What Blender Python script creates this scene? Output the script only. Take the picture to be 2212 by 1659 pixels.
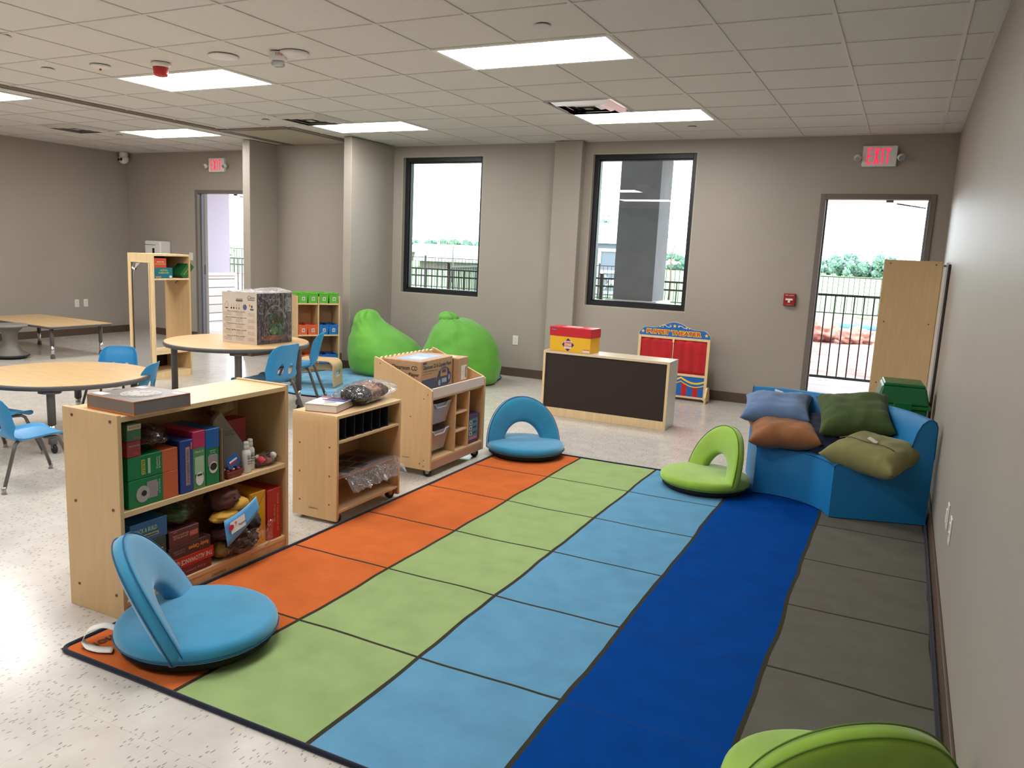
import bpy, bmesh, math, random
from mathutils import Vector, Matrix, noise
PI = math.pi
for o in list(bpy.data.objects): bpy.data.objects.remove(o)
sc = bpy.context.scene
COL = sc.collection

# ---------------------------------------------------------------- camera
YAW, PITCH, ROLL, FPX = 0.4698, 0.1706, 0.0426, 1738.4
def cam_axes():
    cy, sy = math.cos(YAW), math.sin(YAW)
    fwd = Vector((-sy * math.cos(PITCH), cy * math.cos(PITCH), -math.sin(PITCH)))
    right = Vector((cy, sy, 0)); up = right.cross(fwd)
    r = right * math.cos(ROLL) + up * math.sin(ROLL)
    u = -right * math.sin(ROLL) + up * math.cos(ROLL)
    return r, u, fwd
_r, _u, _f = cam_axes()
cd = bpy.data.cameras.new('camera'); cam = bpy.data.objects.new('camera', cd); COL.objects.link(cam)
cd.sensor_fit = 'HORIZONTAL'; cd.sensor_width = 36.0; cd.lens = FPX / 2212 * 36
cd.shift_x = 50.9 / 2212; cd.shift_y = 14.7 / 2212
cd.clip_start = 0.05; cd.clip_end = 500
m = Matrix((_r, _u, -_f)).transposed().to_4x4(); m.translation = Vector((0, 0, 1.495))
cam.matrix_world = m
sc.camera = cam

# ---------------------------------------------------------------- world, view
w = bpy.data.worlds.new('overcast_sky'); sc.world = w; w.use_nodes = True
bg = w.node_tree.nodes['Background']
bg.inputs[0].default_value = (0.86, 0.93, 1.0, 1); bg.inputs[1].default_value = 3.3
sc.view_settings.view_transform = 'Standard'; sc.view_settings.look = 'None'
sc.view_settings.exposure = 1.18; sc.view_settings.gamma = 1.0; sc.view_settings.use_curve_mapping = False
sc.cycles.use_denoising = True
sc.cycles.max_bounces = 8; sc.cycles.diffuse_bounces = 4; sc.cycles.glossy_bounces = 4
sc.cycles.transmission_bounces = 4; sc.cycles.transparent_max_bounces = 10
sc.cycles.caustics_reflective = False; sc.cycles.caustics_refractive = False
sc.cycles.sample_clamp_indirect = 6.0
LIGHT_E = 9.6

# ---------------------------------------------------------------- materials
def lin(c):
    c = c / 255.0
    return c / 12.92 if c <= 0.04045 else ((c + 0.055) / 1.055) ** 2.4
def L3(rgb): return (lin(rgb[0]), lin(rgb[1]), lin(rgb[2]), 1)
MATS = {}
def mat(name, rgb, rough=0.5, metal=0.0, spec=0.5, coat=0.0, var=None, bump=None, sheen=0.0, emit=None, stretch=None):
    """var=(scale, amount) mottles the colour, bump=(scale, strength) roughens the surface."""
    if name in MATS: return MATS[name]
    mt = bpy.data.materials.new(name); mt.use_nodes = True; MATS[name] = mt
    nt = mt.node_tree; b = nt.nodes['Principled BSDF']
    b.inputs['Base Color'].default_value = L3(rgb); b.inputs['Roughness'].default_value = rough
    b.inputs['Metallic'].default_value = metal; b.inputs['Specular IOR Level'].default_value = spec
    b.inputs['Coat Weight'].default_value = coat; b.inputs['Sheen Weight'].default_value = sheen
    if emit:
        b.inputs['Emission Color'].default_value = L3(emit[0]); b.inputs['Emission Strength'].default_value = emit[1]
    if var or bump:
        tc = nt.nodes.new('ShaderNodeTexCoord'); mp = nt.nodes.new('ShaderNodeMapping')
        if stretch: mp.inputs['Scale'].default_value = stretch
        nt.links.new(tc.outputs['Object'], mp.inputs['Vector'])
    if var:
        n = nt.nodes.new('ShaderNodeTexNoise'); n.inputs['Scale'].default_value = var[0]; n.inputs['Detail'].default_value = 4
        nt.links.new(mp.outputs[0], n.inputs['Vector'])
        r = nt.nodes.new('ShaderNodeValToRGB'); a = var[1]
        r.color_ramp.elements[0].position = 0.3; r.color_ramp.elements[1].position = 0.7
        r.color_ramp.elements[0].color = L3([max(0, c * (1 - a)) for c in rgb])
        r.color_ramp.elements[1].color = L3([min(255, c * (1 + a)) for c in rgb])
        nt.links.new(n.outputs['Fac'], r.inputs['Fac']); nt.links.new(r.outputs['Color'], b.inputs['Base Color'])
    if bump:
        n2 = nt.nodes.new('ShaderNodeTexNoise'); n2.inputs['Scale'].default_value = bump[0]; n2.inputs['Detail'].default_value = 3
        nt.links.new(mp.outputs[0], n2.inputs['Vector'])
        bp = nt.nodes.new('ShaderNodeBump'); bp.inputs['Strength'].default_value = bump[1]; bp.inputs['Distance'].default_value = 0.01
        nt.links.new(n2.outputs['Fac'], bp.inputs['Height']); nt.links.new(bp.outputs['Normal'], b.inputs['Normal'])
    return mt
def nodes_of(mt): return mt.node_tree, mt.node_tree.nodes, mt.node_tree.links
def glassy(name, tint=(255, 255, 255), refl=0.08, rough=0.02, frosted=0.0, rgb=(235, 235, 240), bump=None, gain=1.0):
    """thin clear sheet: transparent with fresnel reflection, optionally part milky"""
    mt = bpy.data.materials.new(name); mt.use_nodes = True; MATS[name] = mt
    nt, N, K = nodes_of(mt); N.remove(N['Principled BSDF'])
    tr = N.new('ShaderNodeBsdfTransparent'); tr.inputs[0].default_value = L3(tint)
    gl = N.new('ShaderNodeBsdfGlossy'); gl.inputs['Roughness'].default_value = rough
    fr = N.new('ShaderNodeFresnel'); fr.inputs[0].default_value = 1.45
    mul = N.new('ShaderNodeMath'); mul.operation = 'MULTIPLY_ADD'; mul.inputs[1].default_value = gain; mul.inputs[2].default_value = refl
    K.new(fr.outputs[0], mul.inputs[0])
    mx = N.new('ShaderNodeMixShader'); K.new(mul.outputs[0], mx.inputs[0]); K.new(tr.outputs[0], mx.inputs[1]); K.new(gl.outputs[0], mx.inputs[2])
    out = mx
    if frosted > 0:
        df = N.new('ShaderNodeBsdfDiffuse'); df.inputs[0].default_value = L3(rgb)
        m2 = N.new('ShaderNodeMixShader'); m2.inputs[0].default_value = frosted
        K.new(mx.outputs[0], m2.inputs[1]); K.new(df.outputs[0], m2.inputs[2]); out = m2
    if bump:
        tc = N.new('ShaderNodeTexCoord'); n2 = N.new('ShaderNodeTexNoise'); n2.inputs['Scale'].default_value = bump[0]; n2.inputs['Detail'].default_value = 2
        n2.inputs['Distortion'].default_value = 1.5
        K.new(tc.outputs['Object'], n2.inputs['Vector'])
        bp = N.new('ShaderNodeBump'); bp.inputs['Strength'].default_value = bump[1]; bp.inputs['Distance'].default_value = 0.02
        K.new(n2.outputs['Fac'], bp.inputs['Height']); K.new(bp.outputs['Normal'], gl.inputs['Normal']); K.new(bp.outputs['Normal'], fr.inputs['Normal'])
    K.new(out.outputs[0], N['Material Output'].inputs['Surface'])
    return mt

WALL = mat('wall_paint', (160, 152, 141), 0.48, spec=0.42, var=(1.2, 0.015), bump=(90, 0.05))
TRIMP = mat('light_trim_paint', (172, 165, 152), 0.5)
BASEM = mat('brown_vinyl_base', (84, 67, 54), 0.5)
CEIL = mat('ceiling_tile', (216, 213, 208), 0.9, spec=0.1, var=(260, 0.05), bump=(220, 0.15))
TEE = mat('ceiling_tee', (208, 205, 200), 0.5)
BLACKM = mat('black_metal', (22, 22, 24), 0.4)
FRAMEB = mat('black_window_frame', (20, 22, 28), 0.4)
DOORF = mat('grey_door_frame', (112, 104, 96), 0.45)
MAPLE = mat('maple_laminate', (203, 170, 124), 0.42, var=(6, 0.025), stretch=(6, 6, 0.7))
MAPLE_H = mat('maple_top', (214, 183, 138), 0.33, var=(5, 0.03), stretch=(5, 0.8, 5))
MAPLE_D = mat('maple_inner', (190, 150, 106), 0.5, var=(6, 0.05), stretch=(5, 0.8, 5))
PALE = mat('birch_ply', (222, 194, 148), 0.45, var=(7, 0.035), stretch=(6, 6, 0.8))
PLYEDGE = mat('ply_edge', (206, 178, 142), 0.6, var=(80, 0.12), stretch=(1, 1, 6))
TABLEM = mat('table_laminate', (208, 172, 122), 0.3, var=(4, 0.05), stretch=(1, 7, 1))
CHAR = mat('charcoal_plastic', (82, 80, 80), 0.45)
DGREY = mat('dark_grey_steel', (88, 85, 84), 0.4)
CHROME = mat('chrome', (210, 210, 212), 0.18, metal=1.0)
SCREW = mat('screw_steel', (120, 100, 78), 0.35, metal=0.9)
CHBLUE = mat('chair_blue_plastic', (38, 132, 186), 0.38, spec=0.5)
WHITE = mat('white_plastic', (226, 224, 220), 0.4)
PAPER = mat('paper_white', (222, 218, 212), 0.7)
INK = mat('black_ink', (28, 28, 30), 0.6)
RUBBER = mat('black_rubber', (20, 20, 20), 0.5)
NICKEL = mat('nickel', (170, 168, 165), 0.3, metal=0.9)
GLASS = glassy('window_glass', (244, 250, 248), 0.02, 0.0)
CLEAR = glassy('clear_plastic', (250, 250, 252), 0.05, 0.12, 0.0, bump=(26, 1.0))
CARD = mat('cardboard', (178, 142, 108), 0.75, var=(40, 0.04))
# ---------------------------------------------------------------- mesh helpers
class MB:
    def __init__(s): s.bm = bmesh.new(); s.mats = []
    def mi(s, m):
        if m not in s.mats: s.mats.append(m)
        return s.mats.index(m)
    def face(s, pts, m, smooth=False):
        vs = [s.bm.verts.new(p) for p in pts]
        f = s.bm.faces.new(vs); f.material_index = s.mi(m); f.smooth = smooth; return f
    def box(s, a, b, m, bev=0.0, mx=None, seg=1):
        x0, y0, z0 = a; x1, y1, z1 = b
        v = [s.bm.verts.new(p) for p in ((x0,y0,z0),(x1,y0,z0),(x1,y1,z0),(x0,y1,z0),(x0,y0,z1),(x1,y0,z1),(x1,y1,z1),(x0,y1,z1))]
        fs = [s.bm.faces.new([v[i] for i in q]) for q in ((0,3,2,1),(4,5,6,7),(0,1,5,4),(1,2,6,5),(2,3,7,6),(3,0,4,7))]
        i = s.mi(m)
        for f in fs: f.material_index = i
        if bev > 0:
            es = list({e for f in fs for e in f.edges})
            r = bmesh.ops.bevel(s.bm, geom=es, offset=bev, segments=seg, affect='EDGES', profile=0.5)
            for f in r['faces']: f.material_index = i
            if mx is not None:
                vs = list({vv for f in r['faces'] for vv in f.verts}); bmesh.ops.transform(s.bm, matrix=mx, verts=vs)
        elif mx is not None: bmesh.ops.transform(s.bm, matrix=mx, verts=v)
        return s
    def prism(s, poly, z0, z1, m, mx=None, bev=0.0, seg=2, smooth=False):
        n = len(poly)
        b = [s.bm.verts.new((p[0], p[1], z0)) for p in poly]; t = [s.bm.verts.new((p[0], p[1], z1)) for p in poly]
        i = s.mi(m); fs = [s.bm.faces.new(b[::-1]), s.bm.faces.new(t)]
        for k in range(n):
            f = s.bm.faces.new((b[k], b[(k+1) % n], t[(k+1) % n], t[k])); f.smooth = smooth; fs.append(f)
        for f in fs: f.material_index = i
        vs = b + t
        if bev > 0:
            es = list({e for f in fs[:2] for e in f.edges})
            r = bmesh.ops.bevel(s.bm, geom=es, offset=bev, segments=seg, affect='EDGES', profile=0.5)
            for f in r['faces']: f.material_index = i; f.smooth = True
            vs = list({vv for f in fs if f.is_valid for vv in f.verts} | {vv for f in r['faces'] for vv in f.verts})
        if mx is not None: bmesh.ops.transform(s.bm, matrix=mx, verts=vs)
        return s
    def lathe(s, prof, m, seg=32, mx=None, cap=True):
        i = s.mi(m); rings = []; allv = []
        for r, z in prof:
            ring = [s.bm.verts.new((r*math.cos(2*PI*k/seg), r*math.sin(2*PI*k/seg), z)) for k in range(seg)]
            rings.append(ring); allv += ring
        for a, b in zip(rings, rings[1:]):
            for k in range(seg):
                f = s.bm.faces.new((a[k], a[(k+1) % seg], b[(k+1) % seg], b[k])); f.smooth = True; f.material_index = i
        if cap:
            for ring, rev in ((rings[0], True), (rings[-1], False)):
                f = s.bm.faces.new(ring[::-1] if rev else ring); f.material_index = i
        if mx is not None: bmesh.ops.transform(s.bm, matrix=mx, verts=allv)
        return s
    def tube(s, pts, r, m, seg=8, closed=False, mx=None, cap=True):
        pts = [Vector(p) for p in pts]; n = len(pts); i = s.mi(m); rings = []; allv = []
        def tan(k):
            if closed: return (pts[(k+1) % n] - pts[k-1]).normalized()
            return (pts[min(k+1, n-1)] - pts[max(k-1, 0)]).normalized()
        t0 = tan(0); ref = Vector((0, 0, 1)) if abs(t0.z) < 0.9 else Vector((1, 0, 0))
        nrm = t0.cross(ref).normalized()
        for k in range(n):
            t = tan(k); nrm = (nrm - t * nrm.dot(t)).normalized(); bn = t.cross(nrm)
            rr = r[k] if isinstance(r, (list, tuple)) else r
            ring = [s.bm.verts.new(pts[k] + (nrm*math.cos(2*PI*j/seg) + bn*math.sin(2*PI*j/seg)) * rr) for j in range(seg)]
            rings.append(ring); allv += ring
        pairs = list(zip(rings, rings[1:])) + ([(rings[-1], rings[0])] if closed else [])
        for a, b in pairs:
            for j in range(seg):
                f = s.bm.faces.new((a[j], b[j], b[(j+1) % seg], a[(j+1) % seg])); f.smooth = True; f.material_index = i
        if cap and not closed:
            for ring in (rings[0][::-1], rings[-1]):
                try:
                    f = s.bm.faces.new(ring); f.material_index = i
                except ValueError: pass
        if mx is not None: bmesh.ops.transform(s.bm, matrix=mx, verts=allv)
        return s
    def grid(s, P, m, smooth=True, closed_u=False, skip=None):
        """P[i][j] points"""
        i_ = s.mi(m); V = [[s.bm.verts.new(p) for p in row] for row in P]
        nu = len(P); nv = len(P[0])
        for a in range(nu if closed_u else nu-1):
            for b in range(nv-1):
                if skip and skip(a, b): continue
                f = s.bm.faces.new((V[a][b], V[(a+1) % nu][b], V[(a+1) % nu][b+1], V[a][b+1])); f.smooth = smooth; f.material_index = i_
        return V
    def text(s, body, m, w=None, h=None, c=(0,0,0), right=(1,0,0), up=(0,0,1), ext=0.0006, shear=0, bold=0.0, spacing=1.0):
        """lettering centred on c, fitted into w by h"""
        cu = bpy.data.curves.new('t', 'FONT'); cu.body = body; cu.size = 1; cu.align_x = 'CENTER'; cu.resolution_u = 2
        cu.offset = bold; cu.space_character = spacing; cu.shear = shear
        ob = bpy.data.objects.new('t', cu); COL.objects.link(ob)
        dg = bpy.context.evaluated_depsgraph_get(); me = bpy.data.meshes.new_from_object(ob.evaluated_get(dg))
        bpy.data.objects.remove(ob); bpy.data.curves.remove(cu)
        xs = [v.co.x for v in me.vertices]; ys = [v.co.y for v in me.vertices]
        if not xs: bpy.data.meshes.remove(me); return s
        cx, cy = (min(xs)+max(xs))/2, (min(ys)+max(ys))/2; W, H = max(xs)-min(xs), max(ys)-min(ys)
        sx = w / W if w else h / H; sy = h / H if h else sx
        R = Vector(right).normalized(); U = Vector(up).normalized(); Nn = R.cross(U); C = Vector(c)
        i = s.mi(m); vs = [s.bm.verts.new(C + R*((v.co.x-cx)*sx) + U*((v.co.y-cy)*sy) + Nn*ext) for v in me.vertices]
        for p in me.polygons:
            try:
                f = s.bm.faces.new([vs[k] for k in p.vertices]); f.material_index = i
            except ValueError: pass
        bpy.data.meshes.remove(me); return s
    def panel(s, m, w, h, c, right=(1,0,0), up=(0,0,1), th=0.0006):
        R = Vector(right).normalized(); U = Vector(up).normalized(); Nn = R.cross(U); C = Vector(c)
        q = [(-w/2,-h/2),(w/2,-h/2),(w/2,h/2),(-w/2,h/2)]
        a = [C + R*x + U*y for x, y in q]; b = [p + Nn*th for p in a]
        s.face(b, m)
        for k in range(4): s.face([a[k], a[(k+1) % 4], b[(k+1) % 4], b[k]], m)
        return s
    def disc(s, m, rx, ry, c, right=(1,0,0), up=(0,0,1), th=0.0008, n=24):
        R = Vector(right).normalized(); U = Vector(up).normalized(); Nn = R.cross(U); C = Vector(c) + Nn*th
        s.face([C + R*(rx*math.cos(2*PI*k/n)) + U*(ry*math.sin(2*PI*k/n)) for k in range(n)], m); return s
    def build(s, name, parent=None, loc=(0,0,0), rotz=0.0, sm=False):
        bmesh.ops.recalc_face_normals(s.bm, faces=s.bm.faces[:]) if sm != 'keep' else None
        me = bpy.data.meshes.new(name); s.bm.to_mesh(me); s.bm.free()
        for m_ in s.mats: me.materials.append(m_)
        if sm is True:
            for p in me.polygons: p.use_smooth = True
        o = bpy.data.objects.new(name, me); COL.objects.link(o)
        if parent: o.parent = parent
        o.location = loc; o.rotation_euler = (0, 0, rotz)
        return o
def tag(o, label, cat, group=None, kind=None):
    if label: o['label'] = label
    if cat: o['category'] = cat
    if group: o['group'] = group
    if kind: o['kind'] = kind
    return o
def thing(name, label, cat, loc=(0,0,0), rotz=0.0, group=None, rot=None):
    o = bpy.data.objects.new(name, None); COL.objects.link(o); o.empty_display_size = 0.1
    o.location = loc; o.rotation_euler = rot if rot else (0, 0, rotz)
    return tag(o, label, cat, group)
def struct(o): o['kind'] = 'structure'; return o
def dup(root, loc, rotz=None, label=None, rot=None):
    r = root.copy(); COL.objects.link(r); r.location = loc
    if rotz is not None: r.rotation_euler = (0, 0, rotz)
    if rot is not None: r.rotation_euler = rot
    if label: r['label'] = label
    def rec(src, dst):
        for ch in list(src.children):
            c = ch.copy(); COL.objects.link(c); c.parent = dst; rec(ch, c)
    rec(root, r); return r
def RZ(a): return Matrix.Rotation(a, 4, 'Z')
def TR(x, y, z): return Matrix.Translation((x, y, z))
def angv(deg): return math.radians(deg)
random.seed(4)

# ---------------------------------------------------------------- room shell
H = 2.772; XR = 0.285; XL = -11.02; YB = 8.9; YF = -2.6; TH = 0.2
def wall_with_holes(name, x0, x1, y0, y1, z1, holes):
    """wall slab along x with rectangular openings (xa, xb, za, zb)"""
    mb = MB(); xs = sorted({x0, x1} | {h[0] for h in holes} | {h[1] for h in holes})
    for a, b in zip(xs, xs[1:]):
        hs = [h for h in holes if h[0] <= a + 1e-6 and h[1] >= b - 1e-6]
        if not hs: mb.box((a, y0, 0), (b, y1, z1), WALL)
        else:
            h = hs[0]
            if h[2] > 0: mb.box((a, y0, 0), (b, y1, h[2]), WALL)
            mb.box((a, y0, h[3]), (b, y1, z1), WALL)
    bmesh.ops.remove_doubles(mb.bm, verts=mb.bm.verts[:], dist=1e-5)
    return struct(mb.build(name))
W1 = (-5.885, -4.715, 0.925, 2.645); W2 = (-3.325, -2.13, 0.925, 2.645)
D1 = (-9.51, -8.5, 0, 2.185); D2 = (-0.83, 0.125, 0, 2.175)
wall_with_holes('wall_back', XL - TH, XR + TH, YB, YB + TH, H, [W1, W2, D1, D2])
struct(MB().box((XR, YF, 0), (XR + TH, YB, H), WALL).build('wall_right'))
struct(MB().box((XL - TH, YF, 0), (XL, YB, H), WALL).build('wall_left'))
struct(MB().box((XL - TH, YF - TH, 0), (XR + TH, YF, H), WALL).build('wall_front'))
struct(MB().box((-7.735, 8.0, 0), (-7.61, YB, H), WALL, 0.004).build('wall_stub_left'))
struct(MB().box((-6.125, 8.0, 0), (-6.01, YB, H), WALL, 0.004).build('wall_stub_right'))
struct(MB().box((-7.61, 8.5, 0), (-6.125, YB, H), WALL).build('wall_niche'))
struct(MB().box((-3.745, 8.79, 0), (-3.41, YB, H), WALL, 0.004).build('wall_pilaster'))
# floor
def floor_mat():
    mt = bpy.data.materials.new('vct_floor'); mt.use_nodes = True; nt, N, K = nodes_of(mt); b = N['Principled BSDF']
    tc = N.new('ShaderNodeTexCoord'); sep = N.new('ShaderNodeSeparateXYZ'); K.new(tc.outputs['Object'], sep.inputs[0])
    def math_(op, a, c=None, v=None):
        n = N.new('ShaderNodeMath'); n.operation = op
        if hasattr(a, 'links') or hasattr(a, 'is_linked'): K.new(a, n.inputs[0])
        else: n.inputs[0].default_value = a
        if c is not None:
            if hasattr(c, 'is_linked'): K.new(c, n.inputs[1])
            else: n.inputs[1].default_value = c
        return n.outputs[0]
    ch = N.new('ShaderNodeTexChecker'); ch.inputs['Scale'].default_value = 1/0.3048; K.new(tc.outputs['Object'], ch.inputs[0])
    def fleck(rot, scale, thr, sel):
        mp = N.new('ShaderNodeMapping'); mp.inputs['Rotation'].default_value = (0, 0, rot); mp.inputs['Scale'].default_value = scale
        K.new(tc.outputs['Object'], mp.inputs[0])
        nz = N.new('ShaderNodeTexNoise'); nz.inputs['Scale'].default_value = 1.3; K.new(mp.outputs[0], nz.inputs['Vector'])
        add = N.new('ShaderNodeVectorMath'); add.operation = 'MULTIPLY_ADD'; add.inputs[1].default_value = (.9,)*3
        K.new(nz.outputs['Color'], add.inputs[0]); K.new(mp.outputs[0], add.inputs[2])
        vo = N.new('ShaderNodeTexVoronoi'); vo.voronoi_dimensions = '2D'; vo.inputs['Scale'].default_value = 1; K.new(add.outputs[0], vo.inputs['Vector'])
        sc_ = N.new('ShaderNodeSeparateColor'); K.new(vo.outputs['Color'], sc_.inputs[0])
        return math_('MULTIPLY', math_('LESS_THAN', vo.outputs['Distance'], thr), math_('GREATER_THAN', sc_.outputs[0], sel))
    fa = fleck(0.5, (104, 36, 1), 0.25, 0.80); fb = fleck(0.15, (96, 34, 1), 0.24, 0.80)
    mixf = N.new('ShaderNodeMix'); K.new(ch.outputs['Fac'], mixf.inputs[0]); K.new(fa, mixf.inputs[2]); K.new(fb, mixf.inputs[3])
    base = N.new('ShaderNodeTexNoise'); base.inputs['Scale'].default_value = 9; base.inputs['Detail'].default_value = 5; K.new(tc.outputs['Object'], base.inputs['Vector'])
    r = N.new('ShaderNodeValToRGB'); K.new(base.outputs['Fac'], r.inputs[0])
    r.color_ramp.elements[0].position = .3; r.color_ramp.elements[1].position = .7
    r.color_ramp.elements[0].color = L3((190, 184, 176)); r.color_ramp.elements[1].color = L3((202, 197, 189))
    c1 = N.new('ShaderNodeMix'); c1.data_type = 'RGBA'; K.new(math_('MULTIPLY', mixf.outputs[0], 0.62), c1.inputs[0]); K.new(r.outputs[0], c1.inputs[6]); c1.inputs[7].default_value = L3((92, 84, 76))
    sx = math_('PINGPONG', sep.outputs[0], 0.1524); sy = math_('PINGPONG', sep.outputs[1], 0.1524)
    seam = math_('LESS_THAN', math_('MINIMUM', sx, sy), 0.0009)
    c2 = N.new('ShaderNodeMix'); c2.data_type = 'RGBA'; K.new(math_('MULTIPLY', seam, 0.28), c2.inputs[0]); K.new(c1.outputs[2], c2.inputs[6]); c2.inputs[7].default_value = L3((120, 112, 104))
    K.new(c2.outputs[2], b.inputs['Base Color'])
    b.inputs['Roughness'].default_value = 0.2; b.inputs['Specular IOR Level'].default_value = 0.55
    n2 = N.new('ShaderNodeTexNoise'); n2.inputs['Scale'].default_value = 3; K.new(tc.outputs['Object'], n2.inputs['Vector'])
    rr = N.new('ShaderNodeMapRange'); rr.inputs[3].default_value = .13; rr.inputs[4].default_value = .26; K.new(n2.outputs['Fac'], rr.inputs[0]); K.new(rr.outputs[0], b.inputs['Roughness'])
    return mt
struct(MB().box((XL - TH, YF - TH, -0.1), (XR + TH, YB + TH, 0), floor_mat()).build('floor'))
# ceiling: tile plane and the exposed tee grid
struct(MB().box((XL - TH, YF - TH, H + 0.006), (XR + TH, YB + TH, H + 0.12), CEIL).build('ceiling'))
T = 0.6096; GX0, GY0 = -2.924, 4.7137
tee = MB()
x = GX0 - 7 * T
k = -7
while GX0 + k * T < XR:
    xx = GX0 + k * T
    if xx > -7.33: tee.box((xx - 0.011, YF, H), (xx + 0.011, YB, H + 0.007), TEE)
    k += 1
k = -13
while GY0 + k * T < YB:
    yy = GY0 + k * T
    if yy > YF: tee.box((-7.33, yy - 0.011, H + 0.0005), (XR, yy + 0.011, H + 0.007), TEE)
    k += 1
struct(tee.build('trim_1'))
GX1, GY1 = -8.9, 7.05
tee = MB()
for k in range(-3, 3):
    xx = GX1 + k * T
    if XL < xx < -7.4: tee.box((xx - 0.011, YF, H), (xx + 0.011, YB, H + 0.007), TEE)
for k in range(-15, 4):
    yy = GY1 + k * T
    if YF < yy < YB: tee.box((XL, yy - 0.011, H + 0.0005), (-7.4, yy + 0.011, H + 0.007), TEE)
struct(tee.build('trim_2'))
tee = MB()   # wall angle
tee.box((XR - 0.022, YF, H - 0.002), (XR, YB, H + 0.007), TEE)
tee.box((XL, YB - 0.022, H - 0.002), (XR, YB, H + 0.007), TEE).box((XL, YF, H - 0.002), (XL + 0.022, YB, H + 0.007), TEE)
struct(tee.build('trim_3'))
# folding partition tracks
TRK = mat('track_aluminium', (140, 130, 118), 0.4, metal=0.2)
def track(name, a, b, along):
    mb = MB()
    for d0, d1, z0 in ((-0.055, -0.018, 0.012), (0.018, 0.055, 0.012), (-0.018, 0.018, 0.004)):
        if along == 'y': mb.box((a[0] + d0, a[1], H - z0), (a[0] + d1, b[1], H + 0.006), TRK)
        else: mb.box((a[0], a[1] + d0, H - z0), (b[0], a[1] + d1, H + 0.006), TRK)
    struct(mb.build(name))
track('trim_4', (-7.37, YF), (-7.37, 8.5), 'y')
track('trim_5', (-7.315, 7.27), (-6.35, 7.27), 'x')
track('trim_6', (-6.33, 7.27), (-6.33, 8.5), 'y')
struct(MB().box((-7.31, 7.33, H - 0.004), (-6.39, 8.49, H + 0.005), mat('track_soffit', (176, 168, 150), 0.7)).build('trim_7'))
# baseboards
def base(name, a, b): struct(MB().box(a, b, BASEM, 0.003).build(name))
bh = 0.105; bt = 0.012
base('baseboard_right', (XR - bt, YF, 0), (XR, YB, bh))
base('baseboard_left', (XL, YF, 0), (XL + bt, YB, bh))
base('baseboard_back', (-4.0 + 0.255, YB - 0.122, 0), (-3.40, YB - 0.11, bh))
mb = MB()
for a, b in ((XL, -9.545), (-8.45, -7.735), (-6.01, -3.745), (-3.41, -0.87), (0.165, XR)):
    mb.box((a, YB - bt, 0), (b, YB, bh), BASEM, 0.003)
struct(mb.build('baseboard_back_wall'))
mb = MB()
mb.box((-7.747, 7.988, 0), (-7.598, 8.0, bh), BASEM, 0.003).box((-7.61, 8.0, 0), (-7.598, 8.5, bh), BASEM).box((-7.6, 8.488, 0), (-6.13, 8.5, bh), BASEM)
mb.box((-6.137, 7.988, 0), (-5.998, 8.0, bh), BASEM, 0.003).box((-6.137, 8.0, 0), (-6.125, 8.49, bh), BASEM).box((-6.01, 8.0, 0), (-5.998, YB - bt, bh), BASEM)
struct(mb.build('baseboard_niche'))
# windows
def window(name, W):
    x0, x1, z0, z1 = W
    x0 += .012; x1 -= .012; z0 += .012; z1 -= .012
    y0, y1 = YB + 0.06, YB + 0.16; f = 0.052
    mb = MB()
    mb.box((x0, y0, z0), (x0 + f, y1, z1), FRAMEB, .003).box((x1 - f, y0, z0), (x1, y1, z1), FRAMEB, .003)
    mb.box((x0 + f, y0, z0), (x1 - f, y1, z0 + f), FRAMEB, .003).box((x0 + f, y0, z1 - f), (x1 - f, y1, z1), FRAMEB, .003)
    # glazing bead step
    for a, b in (((x0 + f, y0 + .03, z0 + f), (x0 + f + .012, y1, z1 - f)), ((x1 - f - .012, y0 + .03, z0 + f), (x1 - f, y1, z1 - f)),
                 ((x0 + f, y0 + .03, z0 + f), (x1 - f, y1, z0 + f + .012)), ((x0 + f, y0 + .03, z1 - f - .012), (x1 - f, y1, z1 - f))):
        mb.box(a, b, FRAMEB)
    o = struct(mb.build(name))
    MB().box((x0 + f, y0 + .055, z0 + f), (x1 - f, y0 + .061, z1 - f), GLASS).build('pane', o)
    r = MB(); t = .012   # drywall bead lining the opening
    X0, X1, Z0, Z1 = W
    r.box((X0, YB + .002, Z0), (X0 + t, y1, Z1), TRIMP).box((X1 - t, YB + .002, Z0), (X1, y1, Z1), TRIMP)
    r.box((X0 + t, YB + .002, Z1 - t), (X1 - t, y1, Z1), TRIMP).box((X0 + t, YB + .002, Z0), (X1 - t, y1, Z0 + t), TRIMP)
    r.build('reveal', o)
window('window_1', W1); window('window_2', W2)
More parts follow.
